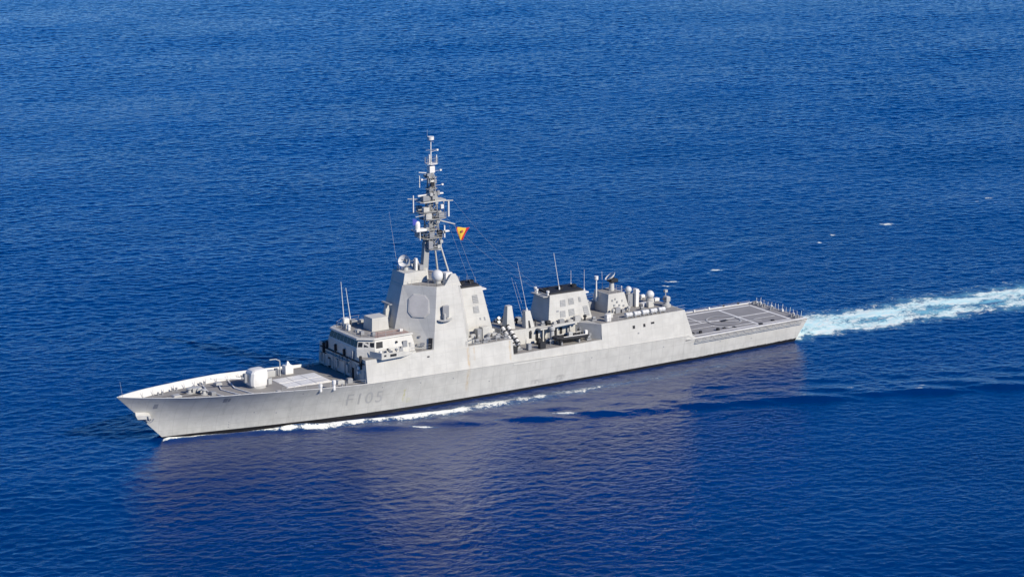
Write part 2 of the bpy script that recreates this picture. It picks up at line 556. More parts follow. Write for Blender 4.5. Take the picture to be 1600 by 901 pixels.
mb = MB(); mb.tube((35.0, 4.6, 6.6), (35.0, 4.6, 9.6), .13, .1); mb.path([(35.0, 4.6, 9.6), (34.3, 4.9, 9.95), (33.2, 5.2, 9.9)], .1); mb.build('davit_post', 'ship_b', ship)
for x, y, hh in ((36.2, -8.35, 1.4), (38.9, -8.5, 1.75)):
    mb = MB(); mb.lathe((x, y, deck_z(x)), [(0, .3), (hh * .6, .26), (hh * .62, .38), (hh, .38), (hh + .1, .2)], 12); mb.build('mushroom_vent', 'white', ship, smooth=40)

# naval gun
gun = empty('gun_mount', (27.7, 0, 6.9), None, None); gun.parent = ship; gun.location = Vector((27.7, 0, 6.9)) - WORLD['frigate']
for k in ('label', 'category'):
    if k in gun: del gun[k]
mb = MB(); mb.lathe((27.7, 0, 6.78), [(0, 1.75), (.35, 1.75), (.4, 1.6), (.55, 1.6)], 24); mb.build('turntable', 'ship_b', gun, smooth=40)
mb = MB()
G = []
for z, xf, xa, w, ch in ((7.25, 26.3, 29.2, 1.35, .3), (7.5, 26.0, 29.35, 1.45, .35), (8.7, 25.9, 29.45, 1.5, .4), (9.75, 26.1, 29.4, 1.45, .4), (10.15, 26.45, 29.2, 1.25, .35), (10.3, 26.9, 28.9, 1.0, .3)):
    G.append([(xf, -w + ch, z), (xf + ch, -w, z), (xa - ch, -w, z), (xa, -w + ch, z), (xa, w - ch, z), (xa - ch, w, z), (xf + ch, w, z), (xf, w - ch, z)])
mb.loft(G); mb.build('gun_turret', 'white', gun, smooth=22)
mb = MB(); mb.box(25.1, 25.6, -.42, .42, 8.0, 9.7, .1); mb.tube((25.5, 0, 8.8), (24.5, 0, 8.95), .3, .22, 12); mb.build('mantlet', 'mid', gun)
mb = MB(); mb.tube((24.6, 0, 8.93), (22.4, 0, 9.25), .17, .15, 12); mb.tube((22.4, 0, 9.25), (18.6, 0, 9.8), .12, .09, 12); mb.tube((18.9, 0, 9.76), (18.5, 0, 9.82), .13, .13, 12)
mb.build('gun_barrel', 'white', gun)
mb = MB(); mb.box(29.2, 29.9, -1.75, -1.55, 7.5, 8.6); mb.build('turret_hatch', 'ship_b', gun)

# vertical launch deck plate with hatches
mb = MB(); mb.box(31.9, 41.2, -3.7, 2.9, 6.3, 6.82); mb.mat(0)
vls = mb.build('launcher_deck', 'white', ship); vls['label'] = 'white raised missile launcher deck with hatch grid'
mb = MB(); mb.box(31.45, 31.88, -3.75, 2.9, 6.45, 6.80); mb.build('launcher_front_shade', 'dark', vls)  # black strip standing in for the shaded front edge of the plate
for i in range(3):
    for j in range(2):
        x0, y0 = 32.2 + i * 2.95, -3.45 + j * 3.2
        mod = MB()
        mod.box(x0, x0 + 2.85, y0, y0 + 3.05, 6.83, 6.87)
        for a in range(4):
            for c_ in range(2):
                mod.box(x0 + .08 + a * .66, x0 + .70 + a * .66, y0 + .06 + c_ * 1.65, y0 + 1.2 + c_ * 1.65, 6.872, 6.90)
        mod.box(x0 + .1, x0 + 2.6, y0 + 1.22, y0 + 1.68, 6.873, 6.895)
        mod.build('launch_module', 'white', vls)

# ------------------------------------------------------------------ superstructure
def hbs(x, z):
    """half breadth of the slanted superstructure side flush with the hull"""
    return hbd(x) - 0.14 * (z - sheer(x)) if x < 118.5 else hbd(x)
def side_block(xs, ztop, name, ybot=None, mat='ship', zfun=None, parent=ship):
    """closed block whose port and starboard sides continue the hull side upwards"""
    mb = MB()
    rings = []
    for x in xs:
        zt = ztop(x) if callable(ztop) else ztop
        zb = min(sheer(x) - .02, zt - .5)
        rings.append([(x, -(hbd(x) - .005), zb), (x, -hbs(x, zt), zt), (x, hbs(x, zt), zt), (x, hbd(x) - .005, zb)])
    mb.loft(rings)
    return mb.build(name, mat, parent)
ZU = 10.5
fwd_block = side_block([45.6, 50, 55, 60, 65, 70, 77.2], lambda x: 11.0 if x < 60.5 else ZU, 'forward_deckhouse')
fwd_block['label'] = 'flush sided lower deckhouse under the bridge'
aft_block = side_block([97.4, 102, 107, 112, 117.4], lambda x: ZU, 'hangar_block')
aft_block['label'] = 'flush sided hangar and aft deckhouse block'
# hangar aft slanted brackets down to the flight deck
for side in (-1, 1):
    mb = MB()
    x0 = 117.4
    mb.loft([[(117.38, side * (hbd(118) - .01), 4.6), (117.38, side * (hbs(117, ZU)), ZU - .01), (119.0, side * (hbd(119) - .02), 5.2), (120.4, side * (hbd(120) - .02), 4.5)],
             [(117.38, side * (hbd(118) - .25), 4.6), (117.38, side * (hbs(117, ZU) - .2), ZU - .01), (119.0, side * (hbd(119) - .25), 5.2), (120.4, side * (hbd(120) - .25), 4.5)]])
    mb.build('hangar_bracket', 'ship', aft_block)
# boat deck between
mb = MB()
xs = [77.15, 84, 91, 97.45]
mb.loft([[(x, -(hbs(x, 7.55)) , 7.55), (x, hbs(x, 7.55), 7.55), (x, hbs(x, 5.6), 5.6), (x, -hbd(x) + .02, 5.6)] for x in xs])
boat_deck = mb.build('boat_deck', ['ship'], ship)
mb = MB(); mb.loft([[(x, -hbs(x, 7.55) + .35, 7.556 + 0 * x), (x, hbs(x, 7.55) - .35, 7.556)] for x in xs], False, False, closed=False); mb.build('deck_covering', 'deck', boat_deck)
mb = MB()   # inner house with slanted ends
mb.prism([(79.5, -3.4), (97.5, -4.6), (97.5, 4.6), (79.5, 3.4)], 7.57, ZU)
inner_house = mb.build('midships_house', 'ship', ship)
for s_, nm in ((-1, 'port'), (1, 'stbd')):
    mb = MB(); mb.prism([(94.3, s_ * 4.3), (97.45, s_ * 9.0), (97.45, s_ * 4.3)], 7.57, ZU, [(94.3, s_ * 4.3), (97.45, s_ * 8.75), (97.45, s_ * 4.3)])
    mb.build('slanted_bulkhead', 'ship_b', inner_house)
# upper deck coverings
def cover(poly, z, name, mat='deck', parent=ship):
    mb = MB(); mb.loft([[(x, y, z) for x, y in poly], [(x, y, z + .03) for x, y in poly]]); return mb.build(name, mat, parent)
cover([(60.6, -8.2), (77.0, -8.2), (77.0, 8.2), (60.6, 8.2)], ZU + .003, 'upper_deck')
cover([(80, -3.2), (97.3, -4.2), (97.6, -8.2), (117.2, -8.1), (117.2, 8.1), (97.6, 8.2), (97.3, 4.2), (80, 3.2)], ZU + .003, 'upper_deck')
cover([(45.8, -8.2), (60.4, -8.2), (60.4, 8.2), (45.8, 8.2)], 11.003, 'bridge_wing_deck')

# bridge house: chamfered front, window band
def chamfer(xf, xa, yf, ys, ch):
    return [(xf, -yf), (xf, yf), (xf + ch, ys), (xa, ys), (xa, -ys), (xf + ch, -ys)]
mb = MB()
lower = chamfer(45.55, 56.6, 5.4, 7.6, 2.6)
mid_ = chamfer(45.62, 56.6, 5.2, 7.3, 2.6)
top = chamfer(46.2, 56.4, 4.8, 6.6, 2.5)
mb.loft([[(x, y, 11.02) for x, y in lower], [(x, y, 12.35) for x, y in mid_], [(x, y, 14.1) for x, y in top]])
bridge = mb.build('bridge', 'ship', ship)
bridge['label'] = 'bridge house with a dark band of windows'
# forward slanted bridge deck overhang visor
mb = MB()
mb.loft([[(x, y, 14.12) for x, y in chamfer(45.7, 56.6, 5.0, 6.9, 2.6)], [(x, y, 14.32) for x, y in chamfer(45.85, 56.5, 4.9, 6.8, 2.6)]])
roof = mb.build('bridge_roof', 'ship', bridge)
cover([(49.0, -6.3), (56.2, -6.3), (56.2, -3.5), (50, -2.5)], 14.325, 'roof_covering', 'reddeck', roof)
cover([(46.8, -4.2), (49.4, -6.2), (49.8, -2.4), (56.2, -3.4), (56.2, 6.2), (49.2, 6.2), (46.8, 4.2)], 14.323, 'roof_covering', 'deck', roof)
def panel_on(p00, p10, p11, p01, u0, u1, v0, v1, off, nrm):
    P = lambda u, v: (Vector(p00) * (1 - u) * (1 - v) + Vector(p10) * u * (1 - v) + Vector(p11) * u * v + Vector(p01) * (1 - u) * v) 
    q = [P(u0, v0), P(u1, v0), P(u1, v1), P(u0, v1)]
    n = Vector(nrm).normalized()
    return [p - n * .03 for p in q], [p + n * off for p in q]
def panels(p00, p10, p11, p01, cells, off, nrm, name, mat, parent):
    out = []
    for (u0, u1, v0, v1) in cells:
        a, b_ = panel_on(p00, p10, p11, p01, u0, u1, v0, v1, off, nrm)
        mb = MB(); mb.loft([a, b_]); out.append(mb.build(name, mat, parent))
    return out
W = lambda pts, i, z: (pts[i][0], pts[i][1], z)
cells = [(k / 8 + .008, (k + 1) / 8 - .008, .20, .80) for k in range(8)]
panels(W(mid_, 0, 12.35), W(mid_, 1, 12.35), W(top, 1, 14.1), W(top, 0, 14.1), cells, .03, (-1, 0, .3), 'window', 'glass', bridge)
cells = [(k / 3 + .04, (k + 1) / 3 - .04, .25, .70) for k in range(3)]
panels(W(mid_, 5, 12.35), W(mid_, 0, 12.35), W(top, 0, 14.1), W(top, 5, 14.1), cells, .03, (-.6, -.75, .3), 'window', 'glass', bridge)
panels(W(mid_, 1, 12.35), W(mid_, 2, 12.35), W(top, 2, 14.1), W(top, 1, 14.1), cells, .03, (-.6, .75, .3), 'window', 'glass', bridge)
panels(W(mid_, 4, 12.35), W(mid_, 5, 12.35), W(top, 5, 14.1), W(top, 4, 14.1), [(.80, .97, .12, .72)], .03, (0, -1, .3), 'window', 'dark', bridge)
panels(W(lower, 4, 11.05), W(lower, 5, 11.05), W(mid_, 5, 12.35), W(mid_, 4, 12.35), [(.70, .82, .3, .75), (.3, .4, 0.0, .95)], .03, (0, -1, .0), 'door', 'mid', bridge)
# bridge wings
for s_ in (-1, 1):
    mb = MB()
    mb.prism([(47.2, s_ * 7.0), (48.3, s_ * 9.55), (53.2, s_ * 9.45), (56.4, s_ * 8.2), (56.4, s_ * 7.0)], 10.95, 11.2)
    mb.loft([[(47.25, s_ * 7.1, 11.2), (48.35, s_ * 9.5, 11.2), (53.2, s_ * 9.4, 11.2), (55.4, s_ * 8.6, 11.2), (55.4, s_ * 8.5, 11.2), (53.1, s_ * 9.28, 11.2), (48.45, s_ * 9.38, 11.2), (47.35, s_ * 7.1, 11.2)],
             [(47.25, s_ * 7.1, 12.25), (48.35, s_ * 9.5, 12.2), (53.2, s_ * 9.4, 11.9), (55.4, s_ * 8.6, 11.3), (55.4, s_ * 8.5, 11.3), (53.1, s_ * 9.28, 11.9), (48.45, s_ * 9.38, 12.2), (47.35, s_ * 7.1, 12.25)]])
    wing = mb.build('bridge_wing', 'ship', bridge)
for (x, y) in ((48.6, -8.6), (50.6, -8.4), (52.0, -8.6)):
    mb = MB(); mb.lathe((x, y, 11.2), [(0, .12), (.8, .1), (.85, .3), (1.15, .32), (1.25, .1)], 10); mb.build('searchlight', 'white' if x < 50 else 'mid', ship, smooth=40)
mb = MB(); mb.box(50.2, 51.5, -9.52, -9.4, 11.3, 11.75); mb.build('wing_opening', 'dark', bridge)
mb = MB(); mb.box(48.9, 49.3, -9.56, -9.4, 11.5, 11.8); mb.build('wing_opening', 'dark', bridge)
for (x, z, w_, hh, mt) in ((54.6, 12.6, .45, .55, 'mid'), (53.6, 12.0, .12, .25, 'dark'), (55.7, 12.2, .2, .5, 'ship_b'), (52.9, 13.2, .12, .15, 'dark'), (50.9, 12.1, .2, .2, 'dark')):
    mb = MB(); mb.box(x - w_, x + w_, -7.42, -7.0, z - hh, z + hh); mb.build('wall_fitting', mt, bridge)
# shaded front bulkhead clutter: doors, vents, lockers, pipes, ladders
def fitting(x, y0, y1, z0, z1, d, name, mat, parent=fwd_block):
    mb = MB(); mb.box(x - d, x + .1, y0, y1, z0, z1, min(.04, d * .4)); return mb.build(name, mat, parent)
rr = random.Random(3)
xfr = lambda z: 45.6
for k in range(24):
    y = -7.9 + k * .66 + rr.uniform(-.25, .25)
    kind = rr.choice(['d', 'p', 'l', 'v', 'p'])
    if kind == 'd':
        fitting(45.58, y, y + .75, 6.75, 8.65, .08, 'door', 'dark', fwd_block)
    elif kind == 'p':
        mb = MB(); mb.tube((45.45, y, 6.6), (45.45, y, 6.6 + rr.uniform(2.2, 4.2)), .07); mb.build('pipe', 'ship_b', fwd_block)
    elif kind == 'l':
        fitting(45.58, y, y + .6, 7.0 + rr.uniform(0, .8), 8.4 + rr.uniform(0, .7), .4, 'equipment_locker', rr.choice(['mid', 'ship_b']), fwd_block)
    else:
        fitting(45.58, y, y + .45, 8.6 + rr.uniform(0, .6), 9.5 + rr.uniform(0, .7), .25, 'ventilator', rr.choice(['dark', 'mid']), fwd_block)
for y, z in ((-6.9, 9.0), (-6.6, 8.1)):
    mb = MB(); mb.box(45.0, 45.6, y, y + .5, z, z + .55, .05); mb.build('fire_station', 'white', fwd_block)
fitting(45.58, -8.0, 8.0, 10.1, 10.3, .25, 'cable_tray', 'dark', fwd_block)
for yy, z0, z1 in ((-7.2, 9.6, 11.6), (6.4, 9.2, 11.2), (5.2, 10.4, 11.7), (2.0, 10.5, 11.8), (-1.2, 10.4, 11.6), (-4.4, 10.5, 11.9)):
    fitting(45.45, yy, yy + .35, z0, z1, .3, 'bulkhead_bracket', rr.choice(['dark', 'mid']), fwd_block)
fitting(45.58, -2.6, 5.6, 9.5, 9.6, .5, 'gallery', 'ship_b', fwd_block)
mb = MB()
for k in range(9):
    mb.box(45.2, 45.32, -3.9, -3.4, 6.9 + k * .45, 6.96 + k * .45)
mb.box(45.2, 45.3, -3.95, -3.9, 6.7, 11.0); mb.box(45.2, 45.3, -3.4, -3.35, 6.7, 11.0); mb.build('ladder', 'mid', fwd_block)
# side openings
def side_fit(X, z, w, hh, name, mat, parent, d=.03):
    pts = [(X + dx, -(hbs(X + dx, z + dz) + d), z + dz) for dx, dz in ((-w, -hh), (w, -hh), (w, hh), (-w, hh))]
    mb = MB(); mb.loft([[(p[0], p[1] + .1, p[2]) for p in pts], pts]); return mb.build(name, mat, parent)
side_fit(58.7, 9.9, .25, .12, 'side_vent', 'dark', fwd_block)
for X, w_ in ((105.0, .28), (107.5, .25), (109.5, .4)):
    side_fit(X, 8.9 if X < 109 else 9.1, w_, .3 if X < 109 else .18, 'side_scuttle', 'dark', aft_block)
side_fit(106.0, 7.6, .2, .15, 'side_scuttle', 'mid', aft_block)

# ------------------------------------------------------------------ radar tower (octagonal, four fixed arrays)
def octa(xf, xa, wf, ws, dx, dxa):
    return [(xf, -wf), (xf, wf), (xf + dx, ws), (xa - dxa, ws), (xa, wf), (xa, -wf), (xa - dxa, -ws), (xf + dx, -ws)]
mb = MB()
o0 = octa(54.2, 71.6, 2.9, 8.66, 5.75, 4.2)
o1 = octa(57.3, 69.4, 2.1, 7.12, 4.3, 3.2)
mb.loft([[(x, y, 10.45) for x, y in o0], [(x, y, 22.3) for x, y in o1]])
tower = mb.build('radar_tower', 'ship', ship)
tower['label'] = 'faceted grey radar tower carrying the mast'
cover([(p[0] * .96 + 63.3 * .04, p[1] * .94) for p in o1], 22.304, 'platform_deck', 'deck', tower)
# fixed octagonal arrays
def face_frame(pa, pb, pc, pd):
    a, b_, c_, d = map(Vector, (pa, pb, pc, pd))
    o = (a + b_ + c_ + d) / 4
    u = ((b_ - a) + (c_ - d)).normalized()
    v = ((d - a) + (c_ - b_)); v = (v - u * v.dot(u)).normalized()
    n = u.cross(v)
    return o, u, v, n
def oct_panel(o, u, v, n, ru, rv, d0, d1, name, mat, parent, cut=.42):
    pts = [(-1, -1 + cut), (-1 + cut, -1), (1 - cut, -1), (1, -1 + cut), (1, 1 - cut), (1 - cut, 1), (-1 + cut, 1), (-1, 1 - cut)]
    r0 = [o + u * (a * ru) + v * (b_ * rv) + n * d0 for a, b_ in pts]
    r1 = [o + u * (a * ru * .97) + v * (b_ * rv * .97) + n * d1 for a, b_ in pts]
    mb = MB(); mb.loft([r0, r1]); return mb.build(name, mat, parent)
for (i0, i1) in ((7, 0), (1, 2), (6, 5), (3, 4)):
    A = lambda i, z, oo: (oo[i][0], oo[i][1], z)
    q = [A(i0, 10.8, o0), A(i1, 10.8, o0), A(i1, 22.3, o1), A(i0, 22.3, o1)]
    o_, u_, v_, n_ = face_frame(*q)
    ctr = Vector((63.3, 0, 16))
    if n_.dot(o_ - ctr) < 0:
        n_ = -n_
    oo = o_ + v_ * 2.2 + u_ * (.45 if u_.y < 0 else -.45) * (1 if abs(o_.y) > 0 else 1) * (1 if i0 in (7, 1) else -1) * (1 if o_.y < 0 else -1)
    fr = oct_panel(oo, u_, v_, n_, 2.05, 2.15, -.05, .018, 'radar_array', 'ship', tower)
    oct_panel(oo, u_, v_, n_, 1.86, 1.96, .015, .045, 'array_face', 'spy', fr)
    fr['label'] = 'large octagonal fixed radar panel'
# dark door, portholes at the foot of the forward port facet
o_, u_, v_, n_ = face_frame((59.95, -8.66, 10.8), (54.2, -2.9, 10.8), (57.3, -2.1, 22.3), (61.6, -7.12, 22.3))
ctr = Vector((63.3, 0, 16))
if n_.dot(o_ - ctr) < 0: n_ = -n_
def facet_box(cu, cv, wu, wv, d, name, mat):
    c = o_ + u_ * cu + v_ * cv + n_ * 0
    r0 = [c + u_ * a * wu + v_ * b_ * wv - n_ * .05 for a, b_ in ((-1, -1), (1, -1), (1, 1), (-1, 1))]
    r1 = [p + n_ * (d + .05) for p in r0]
    mb = MB(); mb.loft([r0, r1]); return mb.build(name, mat, tower)
facet_box(-3.0, -4.55, .38, 1.0, .04, 'door', 'dark')
facet_box(-1.6, -4.75, .35, .25, .2, 'equipment_locker', 'mid')
facet_box(-.9, -3.4, .18, .18, .1, 'equipment_locker', 'mid')
facet_box(-1.0, -4.9, .5, .2, .15, 'equipment_locker', 'ship_b')
# upper box in front of the mast
mb = MB(); mb.loft([[(57.35, -2.3, 22.32), (57.35, 2.3, 22.32), (62.6, 2.3, 22.32), (62.6, -2.3, 22.32)], [(57.8, -2.15, 24.35), (57.8, 2.15, 24.35), (62.4, 2.15, 24.35), (62.4, -2.15, 24.35)]])
upbox = mb.build('upper_house', 'ship', tower)
# port and starboard wing parapets
for s_ in (-1, 1):
    mb = MB()
    a = [(63.4, s_ * 7.05, 22.28), (65.0, s_ * 6.85, 24.3), (65.9, s_ * 6.85, 24.2), (67.0, s_ * 7.05, 21.9)]
    mb.loft([a, [(x, y - s_ * .3, z) for x, y, z in a]])
    mb.build('parapet', 'ship', tower)
mb = MB(); mb.box(64.2, 65.6, -6.2, -4.9, 22.33, 24.4, .08); mb.build('equipment_locker', 'white', tower)
mb = MB(); mb.box(63.0, 64.2, -4.6, -3.4, 22.33, 23.2, .08); mb.build('equipment_locker', 'mid', tower)
# recessed niche and sponson on the side face
mb = MB(); mb.box(62.2, 63.5, -8.35, -7.9, 16.5, 18.9, .15); niche = mb.build('niche_door', 'mid', tower)
mb = MB(); mb.lathe((62.7, -8.05, 15.7), [(0, .5), (.35, 1.5), (.45, 1.6), (.6, 1.6)], 16, ry=.55); mb.build('sponson', 'ship_b', tower)
mb = MB(); mb.lathe((62.4, -8.5, 16.3), [(0, .25), (.7, .3), (1.1, .25), (1.25, .05)], 10); mb.build('decoy_director', 'ship_b', tower, smooth=40)
# satellite dome
def dome(x, y, z, r, name='satcom_dome', parent=ship, ped=.6, mat='dome'):
    mb = MB(); mb.tube((x, y, z), (x, y, z + ped), r * .62, r * .62, 14); p = mb.build('dome_pedestal', 'ship_b', parent)
    mb = MB(); mb.sphere((x, y, z + ped + r * .75), r, 20, 10, -.8); o = mb.build(name, mat, parent, smooth=True)
    p.parent = o; p.location = WORLD[p.name] - WORLD[o.name]
    return o
dome(63.3, -4.6, 22.33, 1.15, ped=.5)
dome(63.3, 4.6, 22.33, 1.15, ped=.5)
# illuminator dish forward
def director(x, y, z, aim, r, name='fire_control_dish', parent=ship, post=1.4):
    mb = MB(); mb.lathe((x, y, z), [(0, .55), (.2, .5), (post * .6, .38), (post, .42)], 14); base = mb.build(name, 'ship_b', parent, smooth=40)
    a = Vector(aim).normalized(); u = a.orthogonal().normalized(); v = a.cross(u)
    c = Vector((x, y, z + post + r * .55))
    rings = []
    for (d, rr_) in ((-.35, .15), (-.25, .55), (0.1, .93), (.28, 1.0), (.22, .92), (-.05, .5), (-.12, .02)):
        rings.append([c + a * (d * r * 1.0 + .5) + (u * math.cos(t) + v * math.sin(t)) * (rr_ * r) for t in [2 * math.pi * i / 20 for i in range(20)]])
    mb = MB(); mb.loft(rings); dsh = mb.build('dish', 'white', base, smooth=50)
    mb = MB(); mb.box(x - .3, x + .5, y - .75, y + .75, z + post - .1, z + post + r * 1.1, .08); mb.build('dish_housing', 'mid', base)
    mb = MB(); mb.tube(c + a * .4, c + a * (1.5), .05, .05); mb.tube(c + a * 1.45, c + a * 1.65, .14, .1); mb.build('feed_horn', 'mid', base)
    return base
fd = director(59.4, .2, 24.37, (-.75, -.45, .45), 1.15, post=.9)
fd['label'] = 'tilted white fire control dish on top of the tower'
mb = MB(); mb.box(60.8, 61.2, -1.1, -.5, 24.37, 26.6); mb.build('equipment_locker', 'white', upbox)
mb = MB(); mb.box(61.4, 62.2, -1.6, 1.0, 24.37, 25.3, .06); mb.build('equipment_locker', 'mid', upbox)

# box house on the bridge roof with navigation radar
mb = MB(); mb.loft([[(50.6, -2.3, 14.33), (50.6, .9, 14.33), (54.2, .9, 14.33), (54.2, -2.3, 14.33)], [(50.7, -2.2, 16.8), (50.7, .8, 16.8), (54.0, .8, 16.8), (54.0, -2.2, 16.8)]])
rbox = mb.build('roof_house', 'ship', ship)
mb = MB(); mb.prism([(54.6, -.4), (55.8, -.4), (55.8, .6), (54.6, .6)], 14.33, 18.5, [(54.9, -.1), (55.5, -.1), (55.5, .4), (54.9, .4)]); nr = mb.build('navigation_radar', 'ship', ship)
mb = MB(); mb.box(54.9, 55.5, -1.4, 1.6, 18.52, 18.75, .05); mb.build('scanner_bar', 'mid', nr)
for (x, y, z, s_, hh, mt) in ((48.0, -3.0, 14.35, .35, .7, 'mid'), (48.4, -1.0, 14.35, .45, .5, 'ship_b'), (48.0, 2.4, 14.35, .4, .9, 'ship_b'), (49.3, -4.9, 14.35, .3, .7, 'mid'), (50.2, 4.0, 14.35, .6, 1.0, 'mid'),
                       (52.5, 4.6, 14.35, .5, .6, 'ship_b'), (47.5, .8, 14.35, .25, 1.1, 'white'), (55.2, -4.8, 14.35, .3, .5, 'white'), (48.9, 4.4, 14.35, .5, 1.4, 'white')):
    mb = MB(); mb.box(x - s_, x + s_, y - s_, y + s_, z, z + hh, .05); mb.build('roof_fitting', mt, ship)

# ------------------------------------------------------------------ funnels
def funnel(xf0, xa0, w0, z0, xf1, xa1, w1, z1, name, wins):
    mb = MB()
    mb.loft([[(xf0, -w0, z0), (xf0, w0, z0), (xa0, w0, z0), (xa0, -w0, z0)], [(xf1, -w1, z1), (xf1, w1, z1), (xa1, w1, z1 - .1), (xa1, -w1, z1 - .1)]])
    f = mb.build(name, 'ship', ship)
    r = .22
    mb = MB()
    mb.loft([[(xf1 + r, -w1 + r, z1 - .3), (xf1 + r, w1 - r, z1 - .3), (xa1 - r, w1 - r, z1 - .3), (xa1 - r, -w1 + r, z1 - .3)], [(xf1 + r + .1, -w1 + r + .1, z1 + .32), (xf1 + r + .1, w1 - r - .1, z1 + .32), (xa1 - r - .1, w1 - r - .1, z1 + .28), (xa1 - r - .1, -w1 + r + .1, z1 + .28)]])
    cap = mb.build('funnel_cap', 'dark', f)
    for k in range(3):
        mb = MB()
        xx = xf1 + .9 + k * (xa1 - xf1 - 1.8) / 2
        mb.lathe((xx, 0, z1 + .25), [(0, .62), (.45, .6), (.45, .5), (.3, .5)], 12)
        mb.build('exhaust_pipe', 'dark', f)
    p00, p10, p11, p01 = (xf0, -w0, z0), (xa0, -w0, z0), (xa1, -w1, z1 - .1), (xf1, -w1, z1)
    for (u0, u1, v0, v1, mt) in wins:
        a, b_ = panel_on(p00, p10, p11, p01, u0, u1, v0, v1, .03, (0, -1, .1))
        m2 = MB(); m2.loft([a, b_])
        lv = m2.build('louvre', mt, f)
        if mt == 'louvre':
            m3 = MB()
            for i in range(5):
                vv = v0 + (v1 - v0) * (i + .25) / 5
                a, b_ = panel_on(p00, p10, p11, p01, u0 + .005, u1 - .005, vv, vv + (v1 - v0) * .09, .07, (0, -1, .1))
                m3.loft([a, b_])
            m3.mat(0).build('louvre_slats', 'ship_b', f)
    return f
f1 = funnel(67.6, 76.5, 3.3, ZU, 68.4, 74.4, 2.35, 19.9, 'forward_funnel', [(.60, .78, .67, .84, 'louvre'), (.58, .75, .47, .61, 'louvre'), (.72, .76, .32, .37, 'mid'), (.84, .88, .30, .37, 'mid')])
f2 = funnel(88.9, 99.0, 3.35, ZU, 89.7, 97.8, 2.6, 15.95, 'aft_funnel', [(.28, .42, .55, .78, 'louvre'), (.50, .64, .57, .80, 'louvre'), (.27, .40, .17, .40, 'louvre'), (.48, .62, .18, .42, 'louvre'), (.77, .83, .62, .80, 'louvre'), (.84, .96, .08, .45, 'louvre'), (.18, .24, .38, .44, 'mid')])
for s_, xx in ((1, 74.5), (1, 97.9)):
    mb = MB(); mb.box(xx, xx + 1.0, -2.3, -1.0, (19.0 if xx < 80 else 15.2), (19.25 if xx < 80 else 15.45)); mb.build('funnel_platform', 'white', f1 if xx < 80 else f2)
mb = MB(); mb.tube((74.3, -2.0, 16.0), (75.5, -2.7, 16.0), .05); mb.build('signal_lamp_arm', 'mid', f1)
for (x, y) in ((69.0, 0), (70.5, 1.2), (72, 1.6), (73.6, 1.5), (74.2, -.5)):
    mb = MB(); mb.tube((x, y, 20.1), (x, y, 21.2), .04); mb.build('funnel_aerial', 'wire', f1)
for (x, y) in ((89.5, -2.2), (89.3, 1.8), (88.7, 0.4)):
    mb = MB(); mb.lathe((x, y, 15.9), [(0, .2), (.5, .2), (.55, .32), (.9, .3)], 10); mb.build('lamp_bracket', 'white', f2, smooth=40)
mb = MB(); mb.box(88.4, 89.5, -2.3, 2.1, 15.6, 15.75); mb.build('funnel_platform', 'ship_b', f2)

# midships slab masts (tapered exhaust/replenishment posts)
def slab(x0, x1, y0, y1, z0, xt0, xt1, yt0, yt1, z1, name='slab_post', slot=False):
    mb = MB(); mb.loft([[(x0, y0, z0), (x0, y1, z0), (x1, y1, z0), (x1, y0, z0)], [(xt0, yt0, z1), (xt0, yt1, z1), (xt1, yt1, z1), (xt1, yt0, z1)]])
    o = mb.build(name, 'ship', ship)
    if slot:
        mb = MB()
        mb.loft([[(x0 + .9, y0 - .03, z0 + 1.8), (x0 + 1.3, y0 - .03, z0 + 1.8), (x0 + 1.3, y0 + .3, z0 + 1.8), (x0 + .9, y0 + .3, z0 + 1.8)],
                 [(xt0 + .45, yt0 - .03, z1 - .9), (xt0 + .75, yt0 - .03, z1 - .9), (xt0 + .75, yt0 + .3, z1 - .9), (xt0 + .45, yt0 + .3, z1 - .9)]])
        mb.build('slot', 'dark', o)
    return o
slab(80.0, 81.9, -2.5, -.6, ZU, 80.45, 81.45, -2.0, -1.0, 14.95)['label'] = 'tall tapered grey post, plain face'
slab(83.5, 86.3, -3.9, -2.2, 7.57, 83.9, 85.0, -2.9, -1.9, 13.7, slot=True)['label'] = 'tall tapered grey post with a dark vertical slot'
# missile canister launchers, slanting up to starboard / to port
def canisters(xc, yb, zb, sgn, name='missile_launcher'):
    root = MB(); root.box(xc - 1.4, xc + 1.4, min(yb, yb + sgn * 3.5), max(yb, yb + sgn * 3.5), 7.57, 7.8); root.tube((xc - 1.2, yb + sgn * 2.4, 7.7), (xc - 1.2, yb + sgn * 2.4, 9.2), .12); root.tube((xc + 1.2, yb + sgn * 2.4, 7.7), (xc + 1.2, yb + sgn * 2.4, 9.2), .12)
    f = root.build(name, 'mid', ship)
    for i in range(2):
        for j in range(2):
            x = xc - .62 + i * 1.25
            z = zb + j * .72
            mb = MB(); a = Vector((x, yb, z)); b_ = a + Vector((0, sgn * 4.1, 2.7))
            mb.mat(0).tube(a, b_, .33, .33, 10)
            mb.mat(1)
            for q in (0.02, .22, .45, .68, .93):
                c1 = a.lerp(b_, q); c2 = a.lerp(b_, q + .06); mb.tube(c1, c2, .39, .39, 10)
            mb.build('missile_canister', ['white', 'dark'], f)
    return f
canisters(79.2, -7.0, 8.1, 1)
canisters(82.2, 6.8, 8.1, -1)
canisters(86.0, -6.6, 8.0, 1) if False else None

